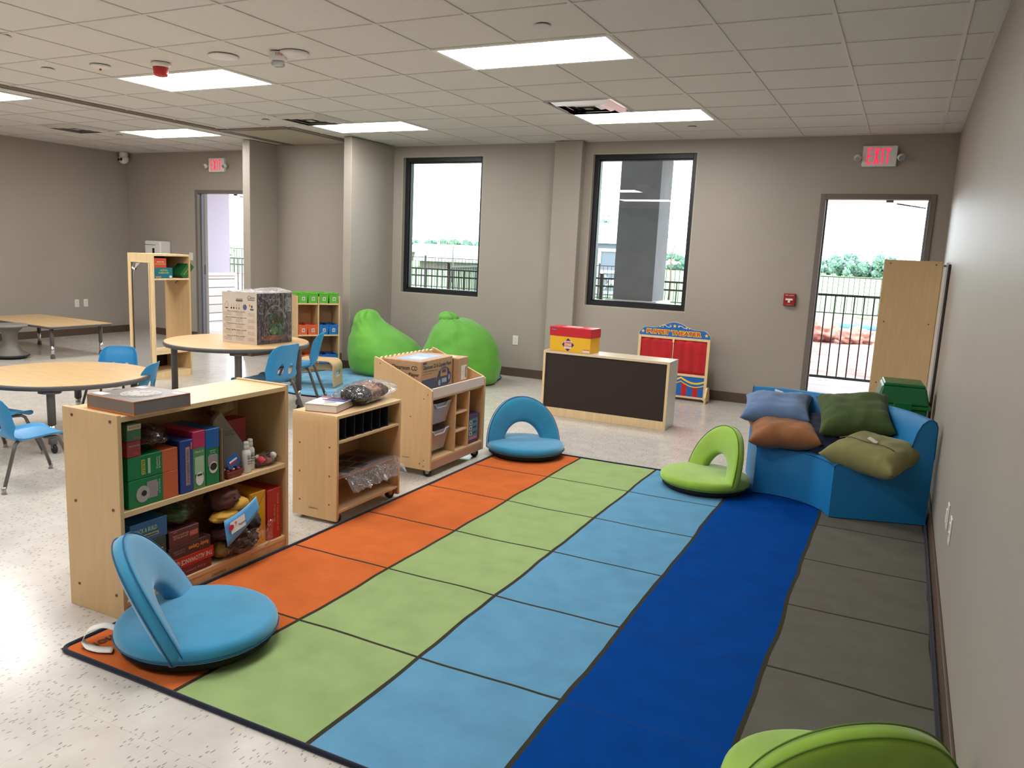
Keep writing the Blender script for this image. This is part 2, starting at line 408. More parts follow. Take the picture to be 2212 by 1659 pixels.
# doors
DOORP = mat('grey_blue_door_paint', (120, 122, 128), 0.4)
def door(name, D, fr, ang):
    x0, x1, z0, z1 = D; f = 0.05; jd = 0.14
    mb = MB()
    mb.box((x0 - .035, YB - .012, 0), (x0 + .015, YB + jd, z1 + .035), DOORF, .003)
    mb.box((x1 - .015, YB - .012, 0), (x1 + .035, YB + jd, z1 + .035), DOORF, .003)
    mb.box((x0 + .015, YB - .012, z1 - .015), (x1 - .015, YB + jd, z1 + .035), DOORF, .003)
    mb.box((x0 + .015, YB + .06, 0), (x0 + .03, YB + .09, z1 - .015), DOORP).box((x1 - .03, YB + .06, 0), (x1 - .015, YB + .09, z1 - .015), DOORP)
    o = struct(mb.build(name))
    MB().box((x0 + .0152, YB + .10, 0.98), (x0 + .019, YB + .13, 1.12), BLACKM, .001).build('strike_plate', o)
    lf = MB().box((0, 0, 0.01), (0.045, x1 - x0 - .04, z1 - .02), DOORP, .003).build('door_leaf', o, (x1 - .035, YB + .19, 0), ang)
    MB().box((-0.05, .80, .98), (0, .9, 1.06), NICKEL, .01).tube([(-.05, .86, 1.03), (-.06, .74, 1.03)], .01, NICKEL).build('door_handle', lf)
    MB().box((x1 - .40, YB + .12, z1 - .035), (x1 - .33, YB + .15, z1 - .016), NICKEL, .003).tube([(x1 - .3, YB + .14, z1 - .045), (x1 - .12, YB + .32, z1 - .06), (x1 - .045, YB + .5, z1 - .06)], .008, NICKEL).build('closer_arm', o)
    MB().box((x0, YB - .01, 0.0), (x1, YB + .2, 0.008), NICKEL, .002).build('threshold', o)
door('door_1', D1, 0, angv(-6)); door('door_2', D2, 0, angv(-4))

# ---------------------------------------------------------------- ceiling lights and fittings
EMIT = bpy.data.materials.new('light_diffuser'); EMIT.use_nodes = True
_nt, _N, _K = nodes_of(EMIT); _N['Principled BSDF'].inputs['Emission Color'].default_value = (1, 0.985, 0.965, 1)
_N['Principled BSDF'].inputs['Emission Strength'].default_value = LIGHT_E; _N['Principled BSDF'].inputs['Base Color'].default_value = (.8, .8, .8, 1)
def light(x, y, label, proto=[None]):
    if proto[0] is None:
        t = thing('ceiling_light', label, 'ceiling light', (x, y, H), 0, 'recessed ceiling lights'); a, b = 2*T, T; f = .034
        mb = MB(); z0, z1 = -.003, .01
        mb.box((0, 0, z0), (a, f, z1), WHITE).box((0, b - f, z0), (a, b, z1), WHITE).box((0, f, z0), (f, b - f, z1), WHITE).box((a - f, f, z0), (a, b - f, z1), WHITE)
        mb.build('frame', t)
        MB().box((f, f, -.001), (a - f, b - f, .006), EMIT).build('diffuser', t); proto[0] = t
    else: t = dup(proto[0], (x, y, H), 0, label)
    return t
Lp = [(0, 0, 'large bright ceiling panel nearest the camera, left of the right-hand wall'),
      (0, 4, 'bright ceiling panel in front of the pillar window, beside the silver air vent'),
      (-5, 4, 'bright ceiling panel above the blue-grey wall end and green beanbags'),
      (-5, 0, 'bright ceiling panel beside the red strobe and round speaker')]
for gx, gy, lb in Lp: light(GX0 + gx * T, GY0 + gy * T, lb)
light(GX1, GY1, 'bright ceiling panel beyond the partition track, over the mirror cubby')
light(GX1 , GY1 - 4 * T, 'bright ceiling panel cut by the left edge of the photo')
for gx, gy in ((-5, -4), (0, -4), (-5, -8), (0, -8)):
    light(GX0 + gx * T, GY0 + gy * T, 'bright ceiling panel out of view behind the camera')
light(GX1, GY1 - 8 * T, 'bright ceiling panel out of view over the left room'); light(GX1, GY1 - 12 * T, 'bright ceiling panel out of view over the left room')

VENTM = mat('vent_steel', (196, 190, 182), 0.35); VDARK = mat('vent_dark', (40, 36, 34), 0.7)
def vent(x, y, label, m_, proto=None):
    t = thing('air_vent', label, 'air vent', (x, y, H), 0, 'square ceiling air vents')
    MB().box((0, 0, .002), (T, T, .005), VDARK).build('backing', t)
    fr = MB(); f = .03
    fr.box((0, 0, -.004), (T, f, .006), m_).box((0, T - f, -.004), (T, T, .006), m_).box((0, f, -.004), (f, T - f, .006), m_).box((T - f, f, -.004), (T, T - f, .006), m_)
    fr.build('frame', t)
    for k, d in enumerate((.09, .155, .22)):
        lo = MB(); z0 = -.028 + .006 * k
        a, b = d, T - d; ra, rb = d - .045, T - d + .045
        P = [[(ra, ra, .002), (rb, ra, .002), (rb, rb, .002), (ra, rb, .002)], [(a, a, z0), (b, a, z0), (b, b, z0), (a, b, z0)]]
        for q in range(4): lo.face([P[0][q], P[0][(q+1) % 4], P[1][(q+1) % 4], P[1][q]], m_); 
        for q in range(4):
            p0, p1 = Vector(P[1][q]), Vector(P[1][(q+1) % 4]); p2, p3 = p1 + Vector((0, 0, .004)), p0 + Vector((0, 0, .004))
            lo.face([p0, p1, p2, p3], m_)
        lo.build('louver', t)
    MB().box((.27, .27, -.02), (T - .27, T - .27, -.014), m_).build('centre_plate', t)
    return t
vent(GX0, GY0 + 3 * T, 'shiny silver square air vent touching the light panel before the pillar window', CHROME)
vent(GX0 - 5 * T, GY0 + 3 * T, 'white square air vent with dark slots beside the middle rear light panel', VENTM)
vent(GX1 - T, GY1 - T, 'dark slotted square air vent beyond the partition track on the left', VENTM)
def capdisc(x, y, r, label, nm='sprinkler_cover', cat='sprinkler cover', m_=None):
    return tag(MB().lathe([(r, 0), (r, -.003), (r * .96, -.006)], m_ or TEE, 28).lathe([(r * .8, .006), (r * .8, 0)], VDARK, 20).build(nm, None, (x, y, H)), label, cat)
capdisc(-2.0, 4.42, .047, 'flat round sprinkler cover above the nearest big light panel')
capdisc(-6.22, 6.78, .045, 'flat round sprinkler cover between the partition track and the middle vent')
capdisc(-2.02, 8.1, .045, 'flat round sprinkler cover behind the light panel by the pillar window')
capdisc(-6.21, 4.32, .05, 'flat round sprinkler cover left of the small detector with red dot')
capdisc(-9.18, 7.33, .045, 'flat round sprinkler cover left of the light over the mirror cubby')
capdisc(-5.55, 3.5, .09, 'round flat ceiling cover at the upper left edge of the photo', 'ceiling_cover', 'ceiling cover')
t = thing('smoke_detector', 'small flat white detector with a red dot on the ceiling', 'smoke detector', (-5.66, 4.37, H))
MB().lathe([(.075, 0), (.07, -.012), (.02, -.022), (.015, -.022)], WHITE, 28).build('base', t)
MB().lathe([(.008, -.022), (.008, -.034), (.003, -.036)], mat('red_dot', (190, 30, 24), .4), 10).build('indicator', t)
t = thing('alarm_sounder', 'red ceiling strobe on a white base next to the light panel', 'fire alarm', (-5.1, 4.45, H))
MB().lathe([(.068, 0), (.068, -.02), (.06, -.03)], WHITE, 28).build('base', t)
REDA = mat('alarm_red', (196, 44, 44), .35)
MB().lathe([(.056, -.03), (.052, -.05), (.054, -.053), (.050, -.068), (.052, -.071), (.046, -.09), (.03, -.095)], REDA, 28).build('lens', t)
t = thing('ceiling_speaker', 'round white disc access point on the ceiling between red strobe and fire strobe', 'ceiling speaker', (-4.44, 4.42, H))
MB().lathe([(.100, 0), (.104, -.004), (.098, -.010), (.07, -.016), (.02, -.018)], WHITE, 36).build('cover', t)
t = thing('fire_strobe', 'oval white FIRE strobe with clear lens on the ceiling', 'fire alarm', (-3.87, 4.5, H), angv(25))
MB().lathe([(.098, 0), (.098, -.010), (.08, -.024), (.045, -.032)], WHITE, 36).build('base', t)
MB().box((-.165, -.05, -.06), (-.06, .05, 0), WHITE, .012, seg=2).build('strobe_housing', t)
MB().box((-.155, -.042, -.095), (-.07, .042, -.058), glassy('strobe_lens', (225, 225, 235), .25, .05, .25), .02, seg=2).build('lens', t)
MB().text('FIRE', mat('fire_red', (170, 30, 30), .5), w=.05, c=(-.09, -.0505, -.022), right=(1, 0, 0), up=(0, 0, 1)).build('lettering', t)
t = thing('security_camera', 'white dome security camera on the far left wall corner', 'security camera', (-10.92, 8.78, H))
MB().lathe([(.06, 0), (.065, -.05), (.05, -.07)], WHITE, 24).build('mount', t)
MB().lathe([(.055, -.06), (.075, -.09), (.072, -.13), (.05, -.165), (.02, -.178)], WHITE, 28).build('housing', t)
MB().lathe([(.024, 0), (.024, .01), (.008, .014)], RUBBER, 16, TR(.03, -.066, -.115) @ Matrix.Rotation(1.45, 4, 'X')).lathe([(.02, 0), (.02, .01), (.008, .014)], RUBBER, 16, TR(-.02, -.068, -.118) @ Matrix.Rotation(1.45, 4, 'X')).build('lens', t)

# ---------------------------------------------------------------- wall fittings
EXR = bpy.data.materials.new('exit_red'); EXR.use_nodes = True
_p = EXR.node_tree.nodes['Principled BSDF']; _p.inputs['Base Color'].default_value = L3((200, 30, 60)); _p.inputs['Emission Color'].default_value = L3((255, 40, 80)); _p.inputs['Emission Strength'].default_value = 0.55
def exit_sign(x, z, label):
    t = thing('exit_sign', label, 'exit sign', (x, YB, z), 0, 'lit exit signs over the doors')
    MB().box((-.152, -.045, -.097), (.152, 0, .097), WHITE, .006, seg=2).build('housing', t)
    mb = MB()   # condensed block letters
    y = -.0465; lh = .15; lw = .042; s_ = .014
    def bar(x0, z0, x1, z1): mb.box((x0, y, z0), (x1, y + .003, z1), EXR)
    z0 = -.075; xs = [-.105, -.045, .02, .055]
    bar(-.11, z0, -.11 + s_, z0 + lh)
    for zz in (z0, z0 + lh/2 - s_/2, z0 + lh - s_): bar(-.11 + s_, zz, -.11 + lw + .002, zz + s_)
    for sg in (1, -1):
        dx = lw; a = -.052
        p = [(a, z0), (a + s_*1.2, z0), (a + dx + s_*.6, z0 + lh), (a + dx - s_*.6, z0 + lh)]
        if sg < 0: p = [(2*a + dx + s_*.6 - q[0], q[1]) for q in p]
        mb.prism(p, -.0465, -.0435, EXR, Matrix(((1,0,0,0),(0,0,1,0),(0,1,0,0),(0,0,0,1))))
    bar(.016, z0, .016 + s_, z0 + lh)
    bar(.045 + .018, z0, .045 + .018 + s_, z0 + lh - s_); bar(.045, z0 + lh - s_, .045 + .018*2 + s_, z0 + lh)
    mb.build('lettering', t)
    for sx in (-1, 1):
        h = MB().lathe([(.032, 0), (.034, -.02), (.026, -.045), (.012, -.055)], WHITE, 20, TR(sx * .19, -.05, -.01) @ Matrix.Rotation(angv(-70), 4, 'X'))
        h.box((-.02 + sx * .165, -.04, -.018), (.02 + sx * .165, -.02, .0), WHITE, .003)
        o = h.build('lamp_head', t)
        MB().disc(NICKEL, .022, .022, (sx * .19, -.1025, -.029), (1, 0, 0), (0, -.34, .94)).build('lens', o)
exit_sign(-.374, 2.565, 'lit red EXIT sign with lamp heads above the right-hand door')
exit_sign(-9.065, 2.57, 'lit red EXIT sign above the door on the far left')
t = thing('fire_pull_station', 'small red fire alarm pull station with white T handle on back wall', 'fire alarm', (-1.06, YB, 1.14))
MB().box((-.058, -.04, -.064), (.058, 0, .064), mat('pull_red', (150, 22, 28), .4), .006, seg=2).build('housing', t)
MB().box((-.036, -.052, -.006), (.036, -.04, .012), WHITE, .002).box((-.011, -.052, -.03), (.011, -.04, -.006), WHITE, .002).build('handle', t)
MB().text('FIRE  ALARM', PAPER, w=.08, c=(0, -.0402, .045)).text('PULL DOWN', PAPER, w=.05, c=(0, -.0402, -.05)).build('lettering', t)
OUTM = mat('outlet_white', (222, 218, 210), .4)
def plate(nm, label, loc, rz, kind, cat):
    t = thing(nm, label, cat, loc, rz)
    MB().box((-.036, -.006, -.057), (.036, 0, .057), OUTM, .0025, seg=2).build('cover_plate', t)
    if kind == 'outlet':
        for zz in (-.02, .02):
            r = MB().box((-.017, -.0085, zz - .014), (.017, -.005, zz + .014), OUTM, .003)
            r.box((-.008, -.0092, zz - .001), (-.006, -.0085, zz + .008), INK).box((.006, -.0092, zz - .001), (.008, -.0085, zz + .008), INK).box((-.002, -.0092, zz - .009), (.002, -.0085, zz - .005), INK)
            r.build('socket', t)
    else:
        MB().box((-.016, -.011, -.032), (.016, -.005, .032), OUTM, .003).build('rocker', t)
plate('wall_outlet', 'white outlet on the back wall between beanbag and brown-backed cabinet', (-4.177, YB, .445), 0, 'outlet', 'wall outlet')
plate('wall_outlet', 'left white outlet of the pair on the far left wall', (XL, 7.95, .48), angv(90), 'outlet', 'wall outlet')
plate('data_outlet', 'right white cover plate of the pair on the far left wall', (XL, 8.1, .48), angv(90), 'outlet', 'wall outlet')
plate('wall_outlet', 'white outlet plate on the right-hand wall, nearer the camera', (XR, 3.80, .42), angv(-90), 'outlet', 'wall outlet')
plate('data_outlet', 'white plate on the right-hand wall just behind the outlet', (XR, 4.03, .42), angv(-90), 'switch', 'wall outlet')
plate('light_switch', 'white light switch beside the far left door frame', (-9.65, YB, 1.24), 0, 'switch', 'light switch')
t = thing('towel_dispenser', 'white paper towel dispenser on wall above the mirror cubby', 'towel dispenser', (-10.25, YB, 1.28))
MB().box((-.17, -.2, -.16), (.17, 0, .17), WHITE, .02, seg=3).build('housing', t)
MB().box((.0, -.203, -.11), (.045, -.199, .06), INK, .001).box((-.17, -.202, .105), (.07, -.199, .112), DGREY).build('level_window', t)

# ================================================================ rugs
def fabric(name, rgb, var=.10, sc_=30, rough=.9, bump=(300, .25), sheen=.2):
    return mat(name, rgb, rough, spec=.15, var=(sc_, var), bump=bump, sheen=sheen)
NAVY = fabric('navy_binding', (24, 28, 44))
def rug_mat():
    mt = bpy.data.materials.new('carpet_squares'); mt.use_nodes = True; nt, N, K = nodes_of(mt); b = N['Principled BSDF']
    tc = N.new('ShaderNodeTexCoord')
    nz = N.new('ShaderNodeTexNoise'); nz.inputs['Scale'].default_value = 1.6; nz.inputs['Detail'].default_value = 2; K.new(tc.outputs['Object'], nz.inputs['Vector'])
    sub = N.new('ShaderNodeVectorMath'); sub.operation = 'SUBTRACT'; sub.inputs[1].default_value = (.5, .5, .5); K.new(nz.outputs['Color'], sub.inputs[0])
    ma = N.new('ShaderNodeVectorMath'); ma.operation = 'MULTIPLY_ADD'; ma.inputs[1].default_value = (.045, .05, 0); K.new(sub.outputs[0], ma.inputs[0]); K.new(tc.outputs['Object'], ma.inputs[2])
    dv = N.new('ShaderNodeVectorMath'); dv.operation = 'DIVIDE'; dv.inputs[1].default_value = (.5685, .635, 1); K.new(ma.outputs[0], dv.inputs[0])
    sep = N.new('ShaderNodeSeparateXYZ'); K.new(dv.outputs[0], sep.inputs[0])
    def M_(op, a, c=None):
        n = N.new('ShaderNodeMath'); n.operation = op
        for i, q in enumerate((a, c)):
            if q is None: continue
            if isinstance(q, (int, float)): n.inputs[i].default_value = q
            else: K.new(q, n.inputs[i])
        return n.outputs[0]
    u5 = M_('DIVIDE', sep.outputs[0], 5)
    r = N.new('ShaderNodeValToRGB'); r.color_ramp.interpolation = 'CONSTANT'; e = r.color_ramp.elements
    cols = [(196, 102, 52), (146, 168, 112), (96, 148, 180), (0, 62, 140), (99, 97, 90)]
    e[0].position = 0; e[0].color = L3(cols[0]); e[1].position = .2; e[1].color = L3(cols[1])
    for k in (2, 3, 4): q = e.new(.2 * k); q.color = L3(cols[k])
    K.new(u5, r.inputs[0])
    lu = M_('MULTIPLY', M_('PINGPONG', sep.outputs[0], .5), .5685); lv = M_('MULTIPLY', M_('PINGPONG', sep.outputs[1], .5), .635)
    ln = M_('MAXIMUM', M_('LESS_THAN', lu, .0085), M_('LESS_THAN', lv, .0065))
    # tone-on-tone mottling of the pile
    n2 = N.new('ShaderNodeTexNoise'); n2.inputs['Scale'].default_value = 7; n2.inputs['Detail'].default_value = 6; K.new(tc.outputs['Object'], n2.inputs['Vector'])
    mr = N.new('ShaderNodeMapRange'); mr.inputs[1].default_value = .3; mr.inputs[2].default_value = .7; mr.inputs[3].default_value = .90; mr.inputs[4].default_value = 1.06; K.new(n2.outputs['Fac'], mr.inputs[0])
    hv = N.new('ShaderNodeHueSaturation'); K.new(r.outputs[0], hv.inputs['Color']); K.new(mr.outputs[0], hv.inputs['Value'])
    # the dark blue column carries hardly visible row lines
    isdb = M_('MULTIPLY', M_('GREATER_THAN', u5, .605), M_('LESS_THAN', u5, .795))
    fac = M_('MULTIPLY', ln, M_('SUBTRACT', 1, M_('MULTIPLY', isdb, .8)))
    mx = N.new('ShaderNodeMix'); mx.data_type = 'RGBA'; K.new(fac, mx.inputs[0]); K.new(hv.outputs[0], mx.inputs[6]); mx.inputs[7].default_value = L3((58, 56, 46))
    K.new(mx.outputs[2], b.inputs['Base Color']); b.inputs['Roughness'].default_value = .95; b.inputs['Specular IOR Level'].default_value = .05
    n3 = N.new('ShaderNodeTexNoise'); n3.inputs['Scale'].default_value = 420; K.new(tc.outputs['Object'], n3.inputs['Vector'])
    bp = N.new('ShaderNodeBump'); bp.inputs['Strength'].default_value = .3; bp.inputs['Distance'].default_value = .004; K.new(n3.outputs['Fac'], bp.inputs['Height']); K.new(bp.outputs[0], b.inputs['Normal'])
    return mt
RX, RY, RW, RL = -2.583, 1.735, 2.843, 3.81
def rug_z(x, y):
    h = .007
    h += .004 * max(0, noise.noise(Vector((x*1.3, y*.8, 3)))) + .007 * max(0, 1 - abs((y - 1.0 - .25*x)) / .22) * max(0, 1 - abs(x - .9) / .9)
    return h
rug = thing('area_rug', 'large classroom rug of orange, green, blue, navy and grey squares', 'rug', (RX, RY, 0))
mb = MB(); nu, nv = 60, 80
mb.grid([[(RW*i/nu, RL*j/nv, rug_z(RW*i/nu, RL*j/nv)) for j in range(nv+1)] for i in range(nu+1)], rug_mat())
mb.build('carpet', rug)
def rect_loop(w, l, r=.04, n=5, step=.08):
    P = []
    for cx, cy, a0 in ((w-r, r, -90), (w-r, l-r, 0), (r, l-r, 90), (r, r, 180)):
        for k in range(n+1):
            a = angv(a0 + 90*k/n); P.append((cx + r*math.cos(a), cy + r*math.sin(a)))
    out = []
    for a, b in zip(P, P[1:] + P[:1]):
        d = math.dist(a, b); q = max(1, int(d/step))
        for k in range(q): out.append((a[0]+(b[0]-a[0])*k/q, a[1]+(b[1]-a[1])*k/q))
    return out
MB().tube([(x, y, rug_z(x, y)*.9 + .0) for x, y in rect_loop(RW, RL)], .0095, NAVY, 8, closed=True).build('binding', rug)
MB().text('Lakeshore', mat('rug_print', (92, 52, 26), .9), w=.27, c=(.088, .172, .0108), right=(0, -1, 0), up=(1, 0, 0), bold=.02, ext=.0005).build('lettering', rug)
# blue rug under the beanbags
BRUG = fabric('blue_rug_pile', (92, 150, 182), .14, 7)
br = thing('area_rug', 'plain light blue rug with dark edge under the beanbags', 'rug', (0, 0, 0))
C_ = [(-4.15, 8.35), (-4.32, 8.78), (-4.7, 8.86), (-5.4, 8.84), (-5.93, 8.6), (-6.05, 7.9), (-6.2, 7.0), (-6.12, 6.55), (-5.75, 6.33), (-5.2, 6.22), (-4.75, 6.45), (-4.35, 7.1), (-4.2, 7.7)]
def smooth_loop(P, n=6):
    out = []; m_ = len(P)
    for i in range(m_):
        p0, p1, p2, p3 = (Vector(P[(i+k-1) % m_]) for k in range(4))
        for j in range(n):
            t_ = j/n; out.append(tuple(.5*((2*p1)+(-p0+p2)*t_+(2*p0-5*p1+4*p2-p3)*t_*t_+(-p0+3*p1-3*p2+p3)*t_**3)))
    return out
sl = smooth_loop(C_)
MB().prism(sl, 0.001, .009, BRUG).build('carpet', br)
MB().tube([(p[0], p[1], .006) for p in sl], .009, NAVY, 8, closed=True).build('binding', br)

# ================================================================ folding floor chairs
def velvet(name, rgb):
    return mat(name, rgb, .75, spec=.2, var=(5, .07), bump=(9, .12), sheen=.5)
FBLUE = velvet('suede_blue', (48, 136, 176)); FGREEN = velvet('suede_green', (138, 176, 58)); BLKFAB = mat('black_canvas', (14, 14, 16), .85)
def rr_prof(r, z0, z1, e):   # rounded disc profile
    P = [(0.001, z0)]
    for k in range(5): a = -PI/2 + PI/2*k/4; P.append((r - e + e*math.cos(a), z0 + e + e*math.sin(a)))
    for k in range(5): a = PI/2*k/4; P.append((r - e + e*math.cos(a), z1 - e + e*math.sin(a)))
    P.append((r*.6, z1 + .006)); P.append((0.001, z1 + .008)); return P
def floor_chair(fab, seam, label, loc, rz, tilt=12, tagged=False, lb=.368):
    """faces local +x; hinge line is local y at x = -0.1"""
    t = thing('floor_chair', label, 'floor chair', loc, rz)
    MB().lathe([(.001, 0), (.25, 0), (.275, .02), (.278, .042), (.001, .042)], BLKFAB, 44).build('base', t)
    s_ = MB().lathe(rr_prof(.291, .034, .100, .03), fab, 56, Matrix.Scale(1, 4)); so = s_.build('seat', t)
    MB().tube([(.2925*math.cos(a), .2925*math.sin(a), .055) for a in [2*PI*k/64 for k in range(64)]], .0028, seam, 6, closed=True).build('piping', so)
    tl = angv(tilt)
    def P(u, v, n_):   # u across (y), v up the back, n normal (towards -x)
        vx = -math.sin(tl); vz = math.cos(tl)
        bend = .05*(u/.3)**2   # back wraps forward at the sides
        return Vector((-.09 + v*vx - n_*math.cos(tl) + bend, u, .050 + v*vz - n_*math.sin(tl)))
    rows = []; NT, NS = 48, 20; outl = []
    for i in range(NT+1):
        a = PI*i/NT; ca, sa = math.cos(a), math.sin(a)
        up = sa**.92
        inn = (.15*ca, .175*sa); out = (.288*ca, lb*up)
        mid = ((inn[0]+out[0])/2, (inn[1]+out[1])/2); hw = ((out[0]-inn[0])/2, (out[1]-inn[1])/2)
        row = []
        for j in range(NS):
            b_ = 2*PI*j/NS; cc, ss = math.cos(b_), math.sin(b_)
            c2 = math.copysign(abs(cc)**.42, cc); s2 = math.copysign(abs(ss)**.75, ss)
            row.append(P(mid[0]+hw[0]*c2, mid[1]+hw[1]*c2, s2*.034))
        rows.append(row + [row[0]]); outl.append((out[0]*1.003, out[1]*1.003))
    mb = MB(); mb.grid(rows, fab)
    for r_ in (rows[0][:-1], rows[-1][:-1]): mb.face(r_[::-1], fab, True)
    bmesh.ops.remove_doubles(mb.bm, verts=mb.bm.verts[:], dist=1e-5)
    bo = mb.build('backrest', t)
    mb = MB()
    for q in (-.021, .021): mb.tube([P(u*.994, v*.994, q) for u, v in outl], .0026, seam, 6)
    mb.build('piping', bo)
    if tagged:   # looped care label at the rear of the seat
        pts = [(-.275, .02, .055), (-.33, .035, .070), (-.385, .045, .052), (-.405, .03, .020), (-.385, .0, .006), (-.34, -.03, .004), (-.29, -.045, .006)]; pts = [tuple(Vector(pts[min(6, int(q/4))]).lerp(Vector(pts[min(6, int(q/4)+1)]), (q % 4)/4)) for q in range(25)]; pts = [pts[0]] + [tuple((Vector(pts[q-1]) + Vector(pts[q])*2 + Vector(pts[q+1]))/4) for q in range(1, 24)] + [pts[-1]]
        mb = MB(); mb.grid([[(p_[0], p_[1]-.022, p_[2]), (p_[0], p_[1]+.022, p_[2])] for p_ in pts], PAPER)
        o = mb.build('care_label', t); sd = o.modifiers.new('thickness', 'SOLIDIFY'); sd.thickness = .0012
    return t
SEAMB = mat('seam_blue', (20, 84, 122), .8); SEAMG = mat('seam_green', (86, 122, 24), .8)
floor_chair(FBLUE, SEAMB, 'blue folding floor chair with white tag at the near left rug corner', (-2.22, 2.045, .012), angv(43), 26, True, .40)
floor_chair(FBLUE, SEAMB, 'blue folding floor chair at the far end of the orange squares', (-2.41, 5.40, .008), angv(-46), 10)
floor_chair(FGREEN, SEAMG, 'green folding floor chair standing against the blue curved couch', (-1.05, 5.31, .008), angv(-138), 12)
floor_chair(FGREEN, SEAMG, 'green floor chair cut off at the bottom right corner by the wall', (-.02, 2.19, .014), angv(118), 18)

# ================================================================ curved couch, pillows
CBLUE = mat('couch_blue_vinyl', (24, 118, 176), .5, spec=.4, var=(3, .03), bump=(420, .12))
CSEAM = mat('couch_seam', (14, 70, 116), .6)
cC = (-.645, 4.981)
couch = thing('couch', 'bright blue curved foam couch against the right wall', 'couch', (cC[0], cC[1], .012))
prof = [(.404, 0.0), (.404, .10), (.404, .302), (.409, .318), (.422, .326), (.50, .328), (.66, .325), (.775, .322), (.792, .33), (.80, .36), (.815, .46), (.835, .55), (.86, .605), (.888, .63), (.912, .632), (.932, .618), (.943, .59), (.946, .4), (.946, 0.0)]
A0, A1 = 17.0, 104.5
mb = MB(); NA = 40; G = []
for i in range(NA+1):
    a = angv(A0 + (A1-A0)*i/NA); G.append([(r_*math.cos(a), r_*math.sin(a), z) for r_, z in prof])
mb.grid(G, CBLUE)
for row in (G[0][::-1], G[-1]): mb.face(row, CBLUE)
body = mb.build('upholstery', couch, sm=False)
for p in body.data.polygons: p.use_smooth = len(p.vertices) == 4
try: body.data.set_sharp_from_angle(angle=angv(35))
except Exception: pass
mb = MB()
for a in (A0, A1):
    a_ = angv(a + (-.15 if a == A0 else .15)); mb.tube([(r_*math.cos(a_), r_*math.sin(a_), z) for r_, z in prof[2:-1]], .0028, CSEAM, 5)
mb.tube([(.4035*math.cos(angv(A0+(A1-A0)*i/40)), .4035*math.sin(angv(A0+(A1-A0)*i/40)), .312) for i in range(41)], .0022, CSEAM, 5)
mb.build('piping', couch)
def pillow(label, rgb, loc, rot, w=.42, h=.42, t=.14, seed=0, lab=False, zipper=False, crease=.012):
    m_ = mat('cushion_%d_%d_%d' % rgb, rgb, .85, spec=.15, var=(6, .05), bump=(380, .2), sheen=.15)
    o = thing('cushion', label, 'cushion', loc, 0, rot=tuple(angv(a) for a in rot))
    N_ = 34; top = []; bot = []
    for i in range(N_+1):
        rt, rb = [], []
        for j in range(N_+1):
            u = -1 + 2*i/N_; v = -1 + 2*j/N_
            fx = 1 - .10*(1 - v*v)**1.0; fy = 1 - .10*(1 - u*u)**1.0   # sides pulled in, corners stay out
            th = (max(0, (1-u**4))*max(0, (1-v**4)))**.55
            ed = math.exp(-((1-abs(u))/.28)**2) + math.exp(-((1-abs(v))/.28)**2)
            x, y = u*w/2*fx, v*h/2*fy
            wr = crease*th**.5*(noise.noise(Vector((x*14+seed, y*14, seed*3.1))) + .8*ed*noise.noise(Vector((x*34, y*34, seed*2.3))))
            sag = .010*noise.noise(Vector((x*4+seed, y*4, 7)))
            rt.append((x, y, t/2*th + wr + sag)); rb.append((x, y, -t/2*th - wr*.6 + sag))
        top.append(rt); bot.append(rb)
    mb = MB(); mb.grid(top, m_); mb.grid(bot, m_); bmesh.ops.remove_doubles(mb.bm, verts=mb.bm.verts[:], dist=1e-5)
    mb.build('cover', o)
    if zipper:
        mb = MB(); Z = [(-.02 + .34*(k/10-.5), -.055 + .008*math.sin(k), 0) for k in range(11)]
        mb.tube([(x, y, t/2*((1-(2*x/w)**4)*(1-(2*y/h)**4))**.55 + .003) for x, y, _ in Z], .003, mat('zip_olive', (92, 92, 60), .7), 6)
        mb.build('zip', o)
    if lab:
        mb = MB(); p = (0, -.03, t/2 + .006) if zipper else (0, h*.42, t*.28)
        mb.box((p[0]-.028, p[1]-.012, p[2]-.001), (p[0]+.028, p[1]+.022, p[2]+.002), PAPER, 0, TR(*p) @ Matrix.Rotation(.35, 4, 'Y') @ TR(-p[0], -p[1], -p[2]))
        mb.build('care_label', o)
    return o
pillow('brown cushion at the left end of the couch seat', (146, 96, 62), (-.60, 5.44, .425), (8, -4, 10), .44, .40, .165, 3)
pillow('dark navy cushion wedged between the brown and olive ones', (28, 32, 56), (-.36, 5.48, .41), (14, 20, -20), .44, .40, .13, 5)
pillow('pale denim blue cushion on top of the pile, left', (98, 122, 158), (-.68, 5.63, .548), (16, -3, 4), .44, .38, .155, 7, True)
pillow('dark green cushion on top of the pile, right', (70, 86, 46), (-.20, 5.55, .575), (24, -6, 8), .44, .42, .18, 9)
pillow('olive cushion with zip and tag on the front of the couch seat', (128, 124, 78), (-.06, 5.22, .405), (10, 4, -26), .46, .42, .18, 12, True, True)

# ================================================================ right-hand corner
t = thing('storage_cabinet', 'tall light wood cabinet seen from its screwed back beside the exit door', 'cabinet', (.025, 7.72, 0), 0)
MB().box((-.215, 0, 0), (.225, .018, 1.575), MAPLE, .002).build('back_panel', t)
mb = MB()
for x_ in (-.215, .207): mb.box((x_, .018, 0), (x_ + .018, .40, 1.575), MAPLE, .001)
mb.build('side_panel', t)
MB().box((-.197, .018, 1.557), (.207, .40, 1.575), MAPLE).box((-.197, .018, 1.1), (.207, .40, 1.118), MAPLE).box((-.197, .018, .06), (.207, .40, .078), MAPLE).build('shelf', t)
for z in (.03, .52, 1.05, 1.545):
    for x_ in (-.165, .175): MB().lathe([(.006, 0), (.006, .003), (.002, .003)], SCREW, 10, TR(x_, 0, z) @ Matrix.Rotation(PI/2, 4, 'X')).build('screw', t)
t = thing('folded_easel_board', 'white board with dark edge leaning upright against the right wall', 'whiteboard', (.2525, 7.1, 0))
